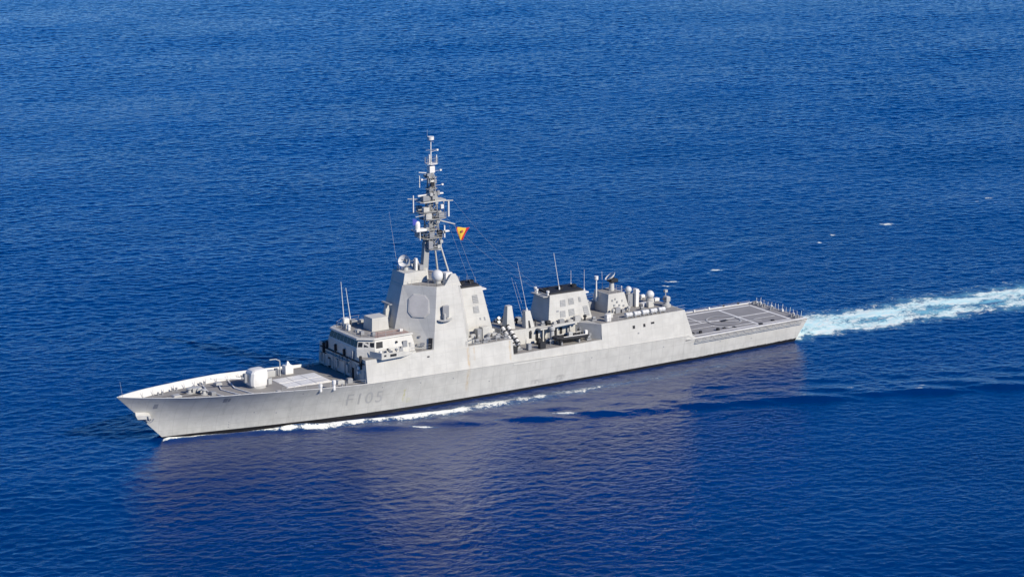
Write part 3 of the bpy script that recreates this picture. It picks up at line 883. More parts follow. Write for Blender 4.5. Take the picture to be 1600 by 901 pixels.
# clutter on the upper decks: lockers, reels, winches, posts
mt_c = ['ship_b', 'mid', 'ship', 'white']
def clutter(items, names, parent=ship, seed=1, mt_c=mt_c):
    r_ = random.Random(seed)
    for (x, y, z) in items:
        k = r_.choice(names)
        mt = r_.choice(mt_c)
        mb = MB()
        if k == 'deck_locker':
            a, c_, hh = r_.uniform(.3, .7), r_.uniform(.25, .45), r_.uniform(.5, 1.2)
            mb.box(x - a, x + a, y - c_, y + c_, z, z + hh, .05)
        elif k == 'hose_reel':
            mb.tube((x - .35, y, z + .5), (x + .35, y, z + .5), .4, .4, 12); mb.box(x - .45, x - .36, y - .3, y + .3, z, z + .8); mb.box(x + .36, x + .45, y - .3, y + .3, z, z + .8)
        elif k == 'ventilator':
            mb.lathe((x, y, z), [(0, .2), (.6, .18), (.62, .35), (.95, .35), (1.05, .15)], 10)
        elif k == 'stanchion_post':
            mb.tube((x, y, z), (x, y, z + r_.uniform(1.0, 1.7)), .08); mb.box(x - .2, x + .2, y - .1, y + .1, z + .9, z + 1.15)
        elif k == 'winch':
            mb.box(x - .5, x + .5, y - .35, y + .35, z, z + .3); mb.tube((x - .3, y, z + .55), (x + .3, y, z + .55), .28, .28, 10); mt = 'mid'
        mb.build(k, mt, parent)
zz = ZU + .03
names = ['deck_locker', 'hose_reel', 'ventilator', 'stanchion_post', 'winch', 'deck_locker']
clutter([(67.4, -7.5, zz), (68.8, -7.0, zz), (70.0, -7.6, zz), (71.2, -6.4, zz), (72.4, -7.6, zz), (73.4, -6.2, zz), (74.6, -7.4, zz), (75.6, -6.3, zz), (76.5, -7.5, zz), (70.6, -5.2, zz), (72.9, -4.9, zz), (75.6, -4.8, zz), (68.2, -5.6, zz), (76.4, -2.8, zz), (74.0, -5.6, zz), (71.6, -7.8, zz)], names, seed=5, mt_c=['mid', 'ship_b', 'ship', 'mid', 'white'])
mb = MB(); mb.box(72.6, 74.1, -5.6, -4.2, zz, zz + 2.2, .06); pl = mb.build('deck_cabin', 'ship', ship)
mb = MB(); mb.box(71.6, 72.6, -5.4, -4.3, zz, zz + 1.9, .05); mb.build('deck_cabin', 'mid', ship)
# machine guns / saluting gun near the funnel
for x, y in ((69.3, -7.9),):
    mb = MB(); mb.tube((x, y, zz), (x, y, zz + 1.0), .12, .1); g = mb.build('machine_gun', 'mid', ship)
    mb = MB(); mb.tube((x + .3, y + .2, zz + 1.1), (x - .9, y - .5, zz + 1.3), .06); mb.build('gun_barrel', 'dark', g)
clutter([(86.6, -7.4, 7.57), (87.4, -5.2, 7.57), (88.4, -8.2, 7.57), (95.2, -7.6, 7.57), (96.0, -6.9, 7.57), (85.4, -5.4, 7.57), (93.6, -5.0, 7.57), (81.6, -7.6, 7.57), (84.3, -8.0, 7.57), (78.2, -5.0, 7.57), (77.9, -8.0, 7.57)], names, seed=9, mt_c=['mid', 'ship_b', 'mid', 'dark'])  # fittings coloured darker to carry the shadow over the boat deck
clutter([(86.2, -2.9, zz), (87.6, -3.2, zz), (88.6, -3.6, zz), (89.8, -4.1, zz), (91.4, -4.0, zz), (93.2, -4.2, zz), (94.9, -4.2, zz), (96.6, -4.4, zz), (97.8, -5.6, zz), (86.6, 1.0, zz), (85.4, 2.0, zz), (84.2, .6, zz)], names, seed=11, mt_c=['mid', 'ship_b', 'mid', 'dark'])
clutter([(103.8, -3.6, zz), (104.9, -3.3, zz), (106.1, -3.5, zz), (107.6, -3.4, zz), (108.8, -2.0, zz), (109.6, 2.4, zz), (112.6, 1.6, zz), (113.0, -3.0, zz), (116.3, -3.6, zz), (115.6, 3.2, zz), (110.0, -4.4, zz), (101.4, -5.6, zz), (100.3, 2.0, zz), (117.0, 0.5, zz), (114.4, 5.0, zz), (112.0, 5.4, zz), (109.0, 6.0, zz), (116.6, 6.0, zz)], names, seed=13)
mb = MB(); mb.box(99.2, 100.2, -8.05, -7.2, zz, zz + 1.4, .06); mb.build('deck_cabin', 'white', ship)
# dark door panels on the midships house wall, painting in the bay's shadow
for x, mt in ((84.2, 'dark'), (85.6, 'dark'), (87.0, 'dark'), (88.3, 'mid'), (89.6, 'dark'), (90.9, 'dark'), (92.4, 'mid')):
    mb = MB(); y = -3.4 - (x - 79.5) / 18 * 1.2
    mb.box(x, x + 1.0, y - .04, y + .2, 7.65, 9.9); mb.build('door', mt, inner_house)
# boat gallery: white edge beam, crane, cradle
mb = MB(); mb.box(85.8, 94.2, -5.3, -4.1, ZU - .25, ZU - .02); gal = mb.build('boat_gallery', 'ship', ship)
for x in (86.4, 89.6, 92.6):
    mb = MB(); mb.box(x, x + .25, -5.2, -4.95, 7.58, ZU - .26); mb.build('gallery_column', 'ship', gal)
mb = MB(); mb.lathe((88.0, -5.9, 7.57), [(0, .5), (2.4, .42), (2.6, .6), (3.0, .6), (3.3, .3)], 12); cr = mb.build('boat_crane', 'ship_b', ship, smooth=40)
mb = MB(); mb.loft([[(88.0, -6.2, 10.6), (88.0, -5.6, 10.6), (88.0, -5.6, 11.1), (88.0, -6.2, 11.1)], [(94.0, -6.3, 10.9), (94.0, -5.9, 10.9), (94.0, -5.9, 11.15), (94.0, -6.3, 11.15)]]); mb.build('crane_jib', 'ship', cr)
mb = MB(); mb.tube((93.8, -6.1, 10.9), (93.8, -6.2, 9.6), .03); mb.box(93.6, 94.0, -6.4, -6.0, 9.3, 9.6); mb.build('crane_hook', 'dark', cr)

# inflatable boat on its cradle
def inflatable(x0, y, z, label):
    root = empty('inflatable_boat', (x0 + 3.5, y, z - .35), label, 'boat')
    mb = MB()
    L_ = 7.2
    for s_ in (-1, 1):
        pts = [(x0 + L_, y + s_ * 1.05, z + .25), (x0 + 4.5, y + s_ * 1.1, z + .25), (x0 + 1.8, y + s_ * .9, z + .33), (x0 + .5, y + s_ * .5, z + .5), (x0 + .1, y, z + .6)]
        for a, b_ in zip(pts[:-1], pts[1:]):
            mb.tube(a, b_, .3, .3, 10)
        for p in pts[:-1]:
            mb.sphere(p, .3, 10, 6)
    mb.build('tube', 'rubber', root)
    mb = MB(); mb.loft([[(x0 + .6, y - .1, z + .35), (x0 + .6, y + .1, z + .35), (x0 + .6, y, z + .2)], [(x0 + 2.5, y - .8, z + .15), (x0 + 2.5, y + .8, z + .15), (x0 + 2.5, y, z - .3)], [(x0 + L_ - .1, y - .9, z + .1), (x0 + L_ - .1, y + .9, z + .1), (x0 + L_ - .1, y, z - .3)]])
    mb.build('boat_hull', 'rubber', root)
    mb = MB()
    for s_ in (-1, 1):
        mb.tube((x0 + 1.8, y + s_ * .98, z + .64), (x0 + L_, y + s_ * 1.12, z + .56), .07, .07, 6)
    mb.build('grab_rail', 'white', root)
    mb = MB(); mb.box(x0 + 3.4, x0 + 4.3, y - .35, y + .35, z + .1, z + 1.2, .08); mb.build('console', 'ship_b', root)
    mb = MB(); mb.box(x0 + 4.6, x0 + 5.4, y - .3, y + .3, z + .1, z + .7, .08); mb.build('seat', 'rubber', root)
    mb = MB(); mb.path([(x0 + 5.9, y - .7, z + .4), (x0 + 5.9, y - .6, z + 1.9), (x0 + 5.9, y + .6, z + 1.9), (x0 + 5.9, y + .7, z + .4)], .05); mb.build('arch', 'ship_b', root)
    mb = MB(); mb.box(x0 + L_ + .02, x0 + L_ + .6, y - .3, y + .3, z - .1, z + 1.05, .12); mb.build('outboard_motor', 'white', root)
    return root
inflatable(87.3, -7.3, 8.45, 'black inflatable boat in the open midships bay on the port side')
inflatable(87.3, 7.3, 8.45, 'black inflatable boat half hidden on the far starboard side of midships bay')
for yy in (-7.3, 7.3):
    mb = MB()
    for xx in (88.6, 92.6):
        mb.box(xx, xx + .3, yy - .95, yy + .95, 7.56, 8.14)
    mb.build('boat_cradle', 'mid', ship)

# ------------------------------------------------------------------ aft deckhouse with illuminator, pole mast, domes
mb = MB(); mb.loft([[(103.0, -2.75, ZU), (103.0, 2.75, ZU), (108.3, 2.75, ZU), (108.3, -2.75, ZU)], [(103.5, -2.4, 14.2), (103.5, 2.4, 14.2), (107.2, 2.4, 14.2), (107.2, -2.4, 14.2)]])
adh = mb.build('aft_deckhouse', 'ship', ship)
for (x, z, w_) in ((104.3, 12.9, .2), (105.0, 13.1, .15), (105.4, 12.5, .25), (104.7, 11.9, .3), (105.9, 11.8, .22), (106.6, 12.6, .12), (106.9, 11.6, .25)):
    yy = -2.75 + (z - ZU) * .095
    w_ *= .7; mb = MB(); mb.box(x - w_, x + w_, yy - .12, yy + .1, z - .15, z + .2); mb.build('wall_fitting', 'mid', adh)
cover([(103.8, -2.1), (106.9, -2.1), (106.9, 2.1), (103.8, 2.1)], 14.21, 'roof_covering', 'deck', adh)
mb = MB(); mb.lathe((105.9, 0, 14.22), [(0, .55), (1.6, .45), (1.9, .5)], 12); ad = mb.build('fire_control_dish', 'ship', ship, smooth=40)
ad['label'] = 'tilted fire control dish on the aft deckhouse'
c = Vector((105.6, -.1, 17.0)); a = Vector((-.55, .25, .8)).normalized(); u = a.orthogonal().normalized(); v = a.cross(u)
mb = MB(); mb.loft([[c + a * d_ + (u * math.cos(t) + v * math.sin(t)) * rr_ for t in [2 * math.pi * i / 20 for i in range(20)]] for d_, rr_ in ((-.3, .2), (-.2, .7), (.15, 1.15), (.25, 1.2), (.15, 1.08), (-.1, .5), (-.15, .02))]); mb.build('dish', 'white', ad, smooth=50)
mb = MB(); mb.box(105.3, 106.9, -.8, .8, 15.9, 16.6, .1); mb.build('dish_housing', 'dark', ad)
mb = MB(); mb.tube((102.9, .9, 12.4), (102.9, .9, 16.6), .2, .12); mb.tube((102.9, .9, 16.6), (102.9, .9, 17.3), .38, .38, 12); mb.build('pole_mast', 'white', ship)
mb = MB(); mb.tube((106.9, -1.9, 14.2), (106.9, -1.9, 15.4), .12, .1); mb.build('lamp_bracket', 'white', ship)
# white drum between funnel and deckhouse
mb = MB(); mb.lathe((102.4, 3.2, ZU + .03), [(0, .5), (1.0, .5), (1.05, 1.0), (1.55, 1.05), (1.7, .8)], 16); mb.build('vent_drum', 'white', ship, smooth=40)
mb = MB(); mb.box(100.6, 103.0, 1.5, 5.5, ZU + .03, ZU + 1.6, .1); mb.build('deck_cabin', 'mid', ship)
# tall white column plus dome
mb = MB(); mb.box(110.6, 111.3, -1.6, -.6, ZU + .03, 14.1, .05); colm = mb.build('antenna_column', 'white', ship)
mb = MB(); mb.box(109.2, 110.58, -.9, .9, ZU + .03, 13.1, .05); mb.build('deck_cabin', 'mid', ship)
dome(109.9, 0.0, 13.12, .66, ped=.25)
mb = MB(); mb.box(110.9, 112.4, 0.1, 1.5, ZU + .03, 12.6, .05); mb.build('deck_cabin', 'ship', ship)
dome(114.9, -0.3, 11.4, .84, ped=.2)
mb = MB(); mb.tube((114.9, -.3, ZU + .03), (114.9, -.3, 11.45), .85, .8, 14); mb.build('dome_base', 'ship', ship)
mb = MB(); mb.box(111.8, 114.0, -2.4, -1.0, ZU + .03, 11.2, .08); mb.build('deck_cabin', 'white', ship)
# close-in gun near the hangar edge
mb = MB(); mb.lathe((116.0, -4.3, ZU + .03), [(0, .9), (.4, .9), (.5, .6), (1.1, .55)], 14); cg = mb.build('close_in_gun', 'ship_b', ship, smooth=40)
mb = MB(); mb.box(115.6, 116.5, -4.9, -3.7, 11.5, 12.6, .15); mb.build('gun_housing', 'ship_b', cg)
mb = MB(); mb.tube((115.6, -4.4, 12.1), (114.0, -5.0, 12.4), .09, .06); mb.build('gun_barrel', 'dark', cg)
mb = MB(); mb.tube((117.0, -2.6, ZU), (117.0, -2.6, 13.2), .09); mb.box(116.7, 117.3, -2.9, -2.3, 12.9, 13.4); mb.build('floodlight_post', 'ship_b', ship)

# life raft canisters on the port edge (each on its own) and starboard
def raft(x, y, z, first, label, group):
    root = empty('life_raft_canister', (x, y, z), label, 'life raft', group)
    mb = MB(); mb.tube((x - .72, y, z + .55), (x + .72, y, z + .55), .47, .47, 14); mb.tube((x - .8, y, z + .55), (x - .72, y, z + .55), .3, .47, 14); mb.tube((x + .72, y, z + .55), (x + .8, y, z + .55), .47, .3, 14); can = mb.build('canister', 'dome', root, smooth=50)
    mb = MB(); mb.tube((x - .03, y, z + .55), (x + .03, y, z + .55), .485, .485, 14); mb.build('strap', 'ship_b', root)
    mb = MB(); mb.box(x - .6, x - .45, y - .5, y + .5, z, z + .28); mb.box(x + .45, x + .6, y - .5, y + .5, z, z + .28); mb.build('cradle', 'mid', root)
    return root
first = None
pos_txt = ['nearest the aft deckhouse', 'second from the aft deckhouse', 'in the middle of the row', 'second from the hangar door end', 'at the hangar door end of the row']
for k in range(5):
    raft(104.7 + k * 1.95, -7.4, ZU + .03, None, 'white life raft canister on the port edge, ' + pos_txt[k], 'life raft canisters along the port edge')

# hangar roof edge nets, flight control
mb = MB()
for x in np.arange(99.5, 117.5, 2.0):
    for s_ in (-1, 1):
        mb.tube((x, s_ * 8.55, ZU), (x, s_ * 8.55, ZU + 1.0), .03, n=5)
for zr in (.5, 1.0):
    for s_ in (-1, 1):
        mb.tube((99.5, s_ * 8.55, ZU + zr), (117.4, s_ * 8.55, ZU + zr), .018, n=5)
mb.build('guard_rail', 'ship_b', ship)

# ------------------------------------------------------------------ flight deck
FZ = 4.55
def fdz(x): return FZ - (x - 119) * .004
mb = MB()
xs = [119.0, 125, 132, 139, 148.1]
mb.loft([[(x, -(hbd(x) - .02), fdz(x)), (x, hbd(x) - .02, fdz(x)), (x, hbd(x) - .3, fdz(x) - .5), (x, -hbd(x) + .3, fdz(x) - .5)] for x in [117.3] + xs])
fdeck = mb.build('flight_deck', 'fdeck', ship)
def line(x0, y0, x1, y1, w, mat='mark', lift=.006):
    dx, dy = x1 - x0, y1 - y0; l = math.hypot(dx, dy); nx, ny = -dy / l * w / 2, dx / l * w / 2
    p = [(x0 - nx, y0 - ny), (x1 - nx, y1 - ny), (x1 + nx, y1 + ny), (x0 + nx, y0 + ny)]
    mb = MB(); mb.loft([[(x, y, fdz(x) + lift) for x, y in p]] + [[(x, y, fdz(x) + lift + .012) for x, y in p]]); return mb.build('deck_marking', mat, fdeck)
line(119.0, 6.9, 144.9, 6.5, .5)
line(145.0, 6.55, 145.0, -6.9, .5)
line(144.7, -6.7, 119.4, -7.1, .45)
line(137.0, 6.3, 137.0, -6.6, .5, lift=.022)
line(119.5, -.1, 144.7, -.1, .38, lift=.038)
line(128.0, 6.5, 128.0, -.4, .32, lift=.054)
line(126.0, 2.6, 139.2, -4.9, .3, lift=.070)
line(128.0, -3.0, 131.0, -6.5, .3, lift=.054)
line(121.0, -6.6, 126.5, 6.4, .28, lift=.100)
line(138.5, -3.2, 143.8, -3.2, .25, lift=.086)
line(122.5, -3.4, 128.5, -3.4, .25, lift=.118)
line(130.0, -5.6, 136.6, -5.6, .3, lift=.086)
mb = MB()
n = 40; c0 = (132.8, -.9)
ring = []
vs = []; fs = []
for i in range(n):
    t = 2 * math.pi * i / n
    for r_ in (3.3, 3.6):
        x, y = c0[0] + r_ * math.cos(t), c0[1] + r_ * math.sin(t); vs.append((x, y, fdz(x) + .132))
for i in range(n):
    j = (i + 1) % n; fs.append((2 * i, 2 * i + 1, 2 * j + 1, 2 * j))
mb.add(vs, fs); mb.build('landing_circle', 'circle', fdeck)
mb = MB(); mb.box(131.9, 133.6, -1.4, -.4, FZ - .06, FZ + .06); mb.build('landing_grid', 'dark', fdeck)
for (x, y, sx, sy, hh) in ((121.0, -6.1, .4, .3, .4), (123.0, -6.2, .25, .2, .5), (127.2, -6.3, .25, .25, .5), (129.3, -5.6, .3, .2, .2), (137.4, -6.9, .35, .3, .2), (141.2, -5.9, .3, .25, .2), (119.8, 5.6, .5, .4, .6), (119.3, -6.9, .6, .4, .7), (131.5, -6.0, .3, .3, .15)):
    mb = MB(); mb.box(x - sx, x + sx, y - sy, y + sy, fdz(x) - .03, fdz(x) + hh); mb.build('deck_fitting', 'dark' if hh < .55 else 'ship_b', fdeck)
# white edge gutter and folded-down safety nets
for s_ in (-1, 1):
    mb = MB()
    for a, b_ in zip(xs[:-1], xs[1:]):
        wa, wb = hbd(a), hbd(b_)
        mb.loft([[(a, s_ * (wa - .55), fdz(a)), (b_, s_ * (wb - .55), fdz(b_)), (b_, s_ * wb, fdz(b_)), (a, s_ * wa, fdz(a))], [(a, s_ * (wa - .55), fdz(a) + .14), (b_, s_ * (wb - .55), fdz(b_) + .14), (b_, s_ * wb, fdz(b_) + .14), (a, s_ * wa, fdz(a) + .14)]])
    mb.build('deck_gutter', 'white', fdeck)
    k = 0
    x = 119.8
    while x < 146.0:
        x2 = x + 1.75
        w1, w2 = hbd(x), hbd(x2)
        z1 = fdz(x) + .02
        out, dn = .95, .38
        mb = MB()
        P0, P1, P2, P3 = (x, s_ * (w1 + .02), z1), (x2, s_ * (w2 + .02), z1), (x2, s_ * (w2 + out), z1 - dn), (x, s_ * (w1 + out), z1 - dn)
        mb.path([P0, P1, P2, P3, P0], .055, 5)
        for i in range(1, 5):
            f = i / 5
            mb.tube(Vector(P0).lerp(Vector(P1), f), Vector(P3).lerp(Vector(P2), f), .028, n=4)
        for i in range(1, 4):
            f = i / 4
            mb.tube(Vector(P0).lerp(Vector(P3), f), Vector(P1).lerp(Vector(P2), f), .028, n=4)
        mb.build('safety_net', 'ship_b', fdeck)
        x += 1.95
# stern rail stanchions, lights, ensign staff
for k in range(13):
    y = 7.4 - k * 1.2
    if y < -7.4: break
    hh = rr.uniform(.9, 1.5)
    mb = MB(); mb.tube((147.5, y, fdz(147)), (147.5 + rr.uniform(-.1, .2), y, fdz(147) + hh), .07, .05, 6)
    if k % 3 == 1:
        mb.box(147.3, 147.7, y - .25, y + .25, fdz(147), fdz(147) + .5)
    mb.build('stern_stanchion', 'white', fdeck)
mb = MB()
for zr in (.45, .9):
    mb.tube((147.6, 7.4, fdz(147) + zr), (147.6, -7.0, fdz(147) + zr), .022, n=5)
mb.build('stern_rail', 'ship_b', fdeck)
for y in (6.8, 5.4, 4.0, 1.2, -5.5, -6.9):
    mb = MB(); mb.lathe((146.2, y, fdz(145)), [(0, .2), (.45, .2), (.5, .28), (.6, .28)], 8); mb.lathe((146.8, y, fdz(145)), [(0, .2), (.45, .2), (.5, .28), (.6, .28)], 8); mb.build('bitts', 'mid', fdeck)
for k in range(7):
    x = 121 + k * 3.7
    mb = MB(); mb.box(x - .15, x + .15, 8.1 - .2, 8.1 + .1, fdz(x), fdz(x) + rr.uniform(.35, .6)); mb.build('deck_edge_light', rr.choice(['dark', 'white']), fdeck)
# hangar door
mb = MB(); mb.box(117.38, 117.46, -5.8, -.6, FZ + .05, 10.0); mb.box(117.38, 117.46, .6, 5.8, FZ + .05, 10.0); mb.build('hangar_door', 'mid', aft_block)

# ------------------------------------------------------------------ mast
mast = empty('mast', (64.6, 0, 22.3), None, None); mast.parent = ship; mast.location = Vector((64.6, 0, 22.3)) - WORLD['frigate']
for k in ('label', 'category'):
    if k in mast: del mast[k]
MX = 64.9
mb = MB(); mb.loft([[(62.5, -.55, 22.32), (62.5, .55, 22.32), (63.7, .55, 22.32), (63.7, -.55, 22.32)], [(63.3, -.45, 29.5), (63.3, .45, 29.5), (64.3, .45, 29.5), (64.3, -.45, 29.5)]]); mb.build('main_leg', 'mast', mast)
for s_ in (-1, 1):
    mb = MB(); mb.tube((67.6, s_ * 2.2, 22.32), (66.0, s_ * .9, 29.3), .2, .16, 8); mb.build('rear_leg', 'ship', mast)
mb = MB(); mb.tube((63.2, -.2, 22.3), (63.2, -.2, 24.4), .8, .6, 10); mb.build('leg_shroud', 'ship', mast)
# cross braces + lattice
mb = MB()
def brace(a, b_, r=.07): mb.tube(a, b_, r, n=5)
LAT = [(28.2, 1.15), (30.2, 1.05), (32.2, .95), (34.2, .85), (36.2, .75), (38.0, .62), (40.0, .5), (41.8, .42)]
for (z, w) in LAT:
    c4 = [(MX - w, -w, z), (MX + w, -w, z), (MX + w, w, z), (MX - w, w, z)]
    for i in range(4): brace(c4[i], c4[(i + 1) % 4], .07)
for (z0, w0), (z1, w1) in zip(LAT[:-1], LAT[1:]):
    for sx, sy in ((-1, -1), (1, -1), (1, 1), (-1, 1)):
        brace((MX + sx * w0, sy * w0, z0), (MX + sx * w1, sy * w1, z1), .11)
    for (ax, ay, bx, by) in ((-1, -1, 1, -1), (1, -1, 1, 1), (1, 1, -1, 1), (-1, 1, -1, -1)):
        brace((MX + ax * w0, ay * w0, z0), (MX + bx * w1, by * w1, z1), .055)
        brace((MX + bx * w0, by * w0, z0), (MX + ax * w1, ay * w1, z1), .055)
mb.build('lattice_tower', 'mast', mast)
mb = MB(); mb.tube((MX, 0, 29), (MX, 0, 42), .28, .25, 8); mb.build('trunk_pipe', 'mast', mast)
mb = MB(); mb.tube((66.0, -.9, 29.2), (66.0, .9, 29.2), .09); mb.tube((66.3, -1.2, 27.6), (64.2, -.4, 27.6), .09); mb.build('cross_brace', 'white', mast)
def plat(x0, x1, y0, y1, z, name='mast_platform', mat='mast', rail=True, t=.16):
    mb = MB(); c_ = min(.5, (x1 - x0) * .2)
    P = [(x0 + c_, y0), (x1 - c_, y0), (x1, y0 + c_), (x1, y1 - c_), (x1 - c_, y1), (x0 + c_, y1), (x0, y1 - c_), (x0, y0 + c_)]
    mb.prism(P, z - t, z)
    p = mb.build(name, mat, mast)
    if rail:
        m2 = MB()
        for hgt in (.5, 1.0):
            m2.path([(x, y, z + hgt) for x, y in P] + [(P[0][0], P[0][1], z + hgt)], .03, 4)
        for x, y in P: m2.tube((x, y, z), (x, y, z + 1.0), .035, n=4)
        m2.build('platform_rail', 'mast', p)
    return p
plat(63.4, 66.6, -1.3, 1.3, 27.9, t=.1)
plat(62.6, 66.9, -1.4, 1.4, 30.0, t=.1)
plat(60.9, 65.8, -1.3, 1.3, 31.6, t=.1, rail=False)
plat(62.8, 67.6, -1.4, 1.4, 33.6, t=.12)
plat(62.0, 66.4, -1.3, 1.3, 35.0, t=.12, rail=False)
plat(62.0, 67.6, -1.4, 1.4, 37.0, mat='ship', t=.18, rail=False)
plat(63.8, 66.1, -.8, .8, 39.2, t=.08, rail=False)
plat(63.8, 66.0, -.8, .8, 41.3, t=.1, rail=False)
plat(63.9, 66.1, -.9, .9, 43.9, mat='white', t=.14)
# yards
def yard(a, b_, r=.1, mat='ship', name='yard'):
    mb = MB(); mb.tube(a, b_, r, r * .8, 6); return mb.build(name, mat, mast)
yard((MX + .3, -.8, 36.9), (68.3, -2.2, 36.9), .14)
yard((MX - .5, .9, 36.9), (61.4, 2.6, 37.1), .1)
yard((MX + .5, -.8, 33.4), (69.1, -1.6, 32.2), .13)
yard((MX, .8, 34.0), (61.4, 2.8, 34.5), .09)
yard((MX - 1, -1, 34.6), (60.9, -1.0, 34.4), .08)
yard((MX, -1.6, 41.4), (MX, 1.6, 41.4), .07, 'white')
yard((MX + .4, -.4, 42.0), (62.9, 1.0, 42.2), .12, 'white')
yard((MX, -1.2, 46.4), (MX, 1.2, 46.4), .045, 'wire')
yard((MX - 1.1, 0, 46.4), (MX + 1.1, 0, 46.4), .045, 'wire')
yard((MX, -.9, 48.0), (MX, .9, 48.0), .045, 'white')
for (x, y, z0, z1, r_) in ((61.4, .6, 34.9, 38.1, .14), (68.3, -.6, 33.6, 36.7, .2), (68.0, .6, 34.0, 36.6, .1), (64.4, -.3, 43.9, 45.6, .17), (66.0, -.2, 43.9, 45.4, .12), (62.9, .8, 39.4, 41.6, .1), (66.9, -1.4, 29.9, 32.2, .16), (61.6, -1.4, 30.0, 31.6, .1)):
    mb = MB(); mb.tube((x, y, z0), (x, y, z1), r_, r_ * .9, 8); mb.build('mast_aerial', 'white', mast)
# equipment on the mast
def ebox(x, y, z, sx, sy, sz, mat='ship_b', name='sensor_box'):
    mb = MB(); mb.box(x - sx, x + sx, y - sy, y + sy, z, z + sz, min(sx, sy, sz) * .2); return mb.build(name, mat, mast)
ebox(64.9, 0, 42.1, .55, .55, 1.3, 'white')
ebox(64.9, 0, 40.0, .5, .5, .8, 'white')
ebox(63.2, -.6, 37.05, .7, .6, 1.0, 'mid')
ebox(64.9, -.1, 37.05, .75, .75, 1.5, 'mast')
ebox(63.2, -.8, 35.05, .6, .4, .9, 'ship')
ebox(66.4, -.9, 33.65, .6, .4, 1.0, 'mid')
ebox(63.6, -1.0, 33.65, .6, .4, 1.1, 'ship')
ebox(61.8, -1.0, 31.6, 1.1, .7, .5, 'white')
ebox(64.3, -.9, 30.05, .5, .4, 1.1, 'mid')
ebox(66.2, -.8, 30.02, .35, .35, 1.3, 'dark')
ebox(64.0, -1.0, 28.0, .45, .35, 1.5, 'mid')
ebox(65.9, -1.0, 27.95, .4, .3, .9, 'ship')
ebox(67.2, -1.7, 31.0, .45, .3, .3, 'white')
for (x, y, z, s_) in ((62.8, 1.2, 30.0, .5), (66.2, 1.1, 31.6, .45), (63.0, 1.2, 35.0, .45), (66.3, 1.0, 37.0, .4), (64.2, -1.1, 38.0, .3), (65.6, .8, 39.2, .3), (64.0, .6, 41.3, .25), (66.0, -1.6, 29.0, .3)):
    ebox(x, y, z, s_, s_, s_ * 2, rr.choice(['mid', 'ship_b', 'mast']))
mr = random.Random(21)
for k in range(44):
    z = 28.3 + k * .31
    w = np.interp(z, [28, 36, 42], [2.0, 1.6, .9])
    x = MX + mr.uniform(-1, 1) * w; y = mr.uniform(-1.1, .5) * w * .8
    s1, s2, s3 = mr.uniform(.12, .42), mr.uniform(.1, .3), mr.uniform(.15, .9)
    if k % 3 == 0:
        mb = MB(); mb.tube((x, y, z), (x, y, z + s3 + .5), .09, .07, 7); mb.build('mast_aerial', mr.choice(['white', 'mast', 'mid']), mast)
    else:
        ebox(x, y, z, s1, s2, s3, mr.choice(['mid', 'ship_b', 'mast', 'dark', 'white']))
mb = MB(); mb.lathe((61.3, -.9, 32.1), [(0, .55), (.9, .55), (1.3, .45), (1.5, .1)], 14); mb.build('satcom_dome', 'white', mast, smooth=50)
mb = MB(); mb.box(61.9, 67.4, -.35, .1, 37.9, 38.2, .08); mb.tube((64.6, -.1, 37.3), (64.6, -.1, 37.9), .25); mb.build('surface_search_radar', 'white', mast)
mb = MB(); mb.tube((MX, 0, 41.8), (MX, 0, 44.0), .22, .18); mb.tube((MX, 0, 44.0), (MX, 0, 48.3), .13, .1); mb.build('topmast', 'white', mast)
mb = MB(); mb.lathe((MX, 0, 48.3), [(0, .6), (.6, .6)], 14); mb.build('beacon_radome', 'white', mast, smooth=40)
mb = MB(); mb.tube((MX - .6, .2, 48.5), (MX - .6, .2, 50.2), .03); mb.build('lightning_rod', 'wire', mast)
for (x, y, z) in ((66.6, -.6, 42.4), (62.6, -.5, 41.0), (67.1, -.4, 39.6), (66.6, .5, 46.0)):
    mb = MB(); mb.box(x - .2, x + .2, y - .15, y + .15, z, z + .3); mb.tube((x, y, z + .1), (MX, 0, z), .03, n=5); mb.build('navigation_light', 'white', mast)

# whip antennas
def whip(a, b_, r0=.07, r1=.03, parent=ship):
    m1 = MB(); m1.lathe(a, [(0, .2), (.5, .14), (.6, .1)], 8); base = m1.build('whip_antenna', 'white', parent)
    m2 = MB(); m2.tube((a[0], a[1], a[2] + .3), b_, r0, r1, 6); m2.build('whip_rod', 'white', base)
whip((48.3, 3.9, 14.33), (47.7, 3.9, 22.9), .1, .05)
whip((50.0, 4.4, 14.33), (49.0, 4.4, 21.5), .1, .05)
whip((58.6, 1.8, 24.37), (56.9, 1.8, 35.4), .02, .008)
whip((93.2, -.6, 16.2), (91.9, -.6, 23.6), .08, .04)
whip((84.4, -2.6, 13.7), (82.3, -2.6, 23.4), .05, .02)
whip((97.4, 1.6, 15.9), (97.4, 1.6, 19.0), .05, .03)
whip((97.9, -2.2, 15.6), (97.9, -2.2, 19.9), .05, .03)
whip((105.0, 1.8, 14.25), (104.8, 1.8, 17.8), .05, .03)
whip((87.0, 2.6, ZU), (84.6, 3.0, 19.0), .025, .012)
whip((88.0, 3.2, ZU), (85.8, 3.6, 18.0), .025, .012)
# signal halyards and wires
def wire(a, b_, sag=.4, r=.014):
    a, b_ = Vector(a), Vector(b_)
    pts = [a.lerp(b_, t) - Vector((0, 0, sag * 4 * t * (1 - t))) for t in [i / 8 for i in range(9)]]
    mb = MB(); mb.path(pts, r, 4); mb.build('signal_wire', 'wire', mast)
wire((69.0, -1.6, 32.1), (73.6, -2.2, 20.3), .3, .018)
wire((68.0, -1.0, 32.5), (72.4, -1.9, 20.3), .3, .014)
wire((68.6, 1.0, 33.2), (88.9, 0.2, 16.6), 1.2, .012)
wire((68.8, -1.4, 36.8), (89.2, -1.8, 16.6), 1.4, .012)

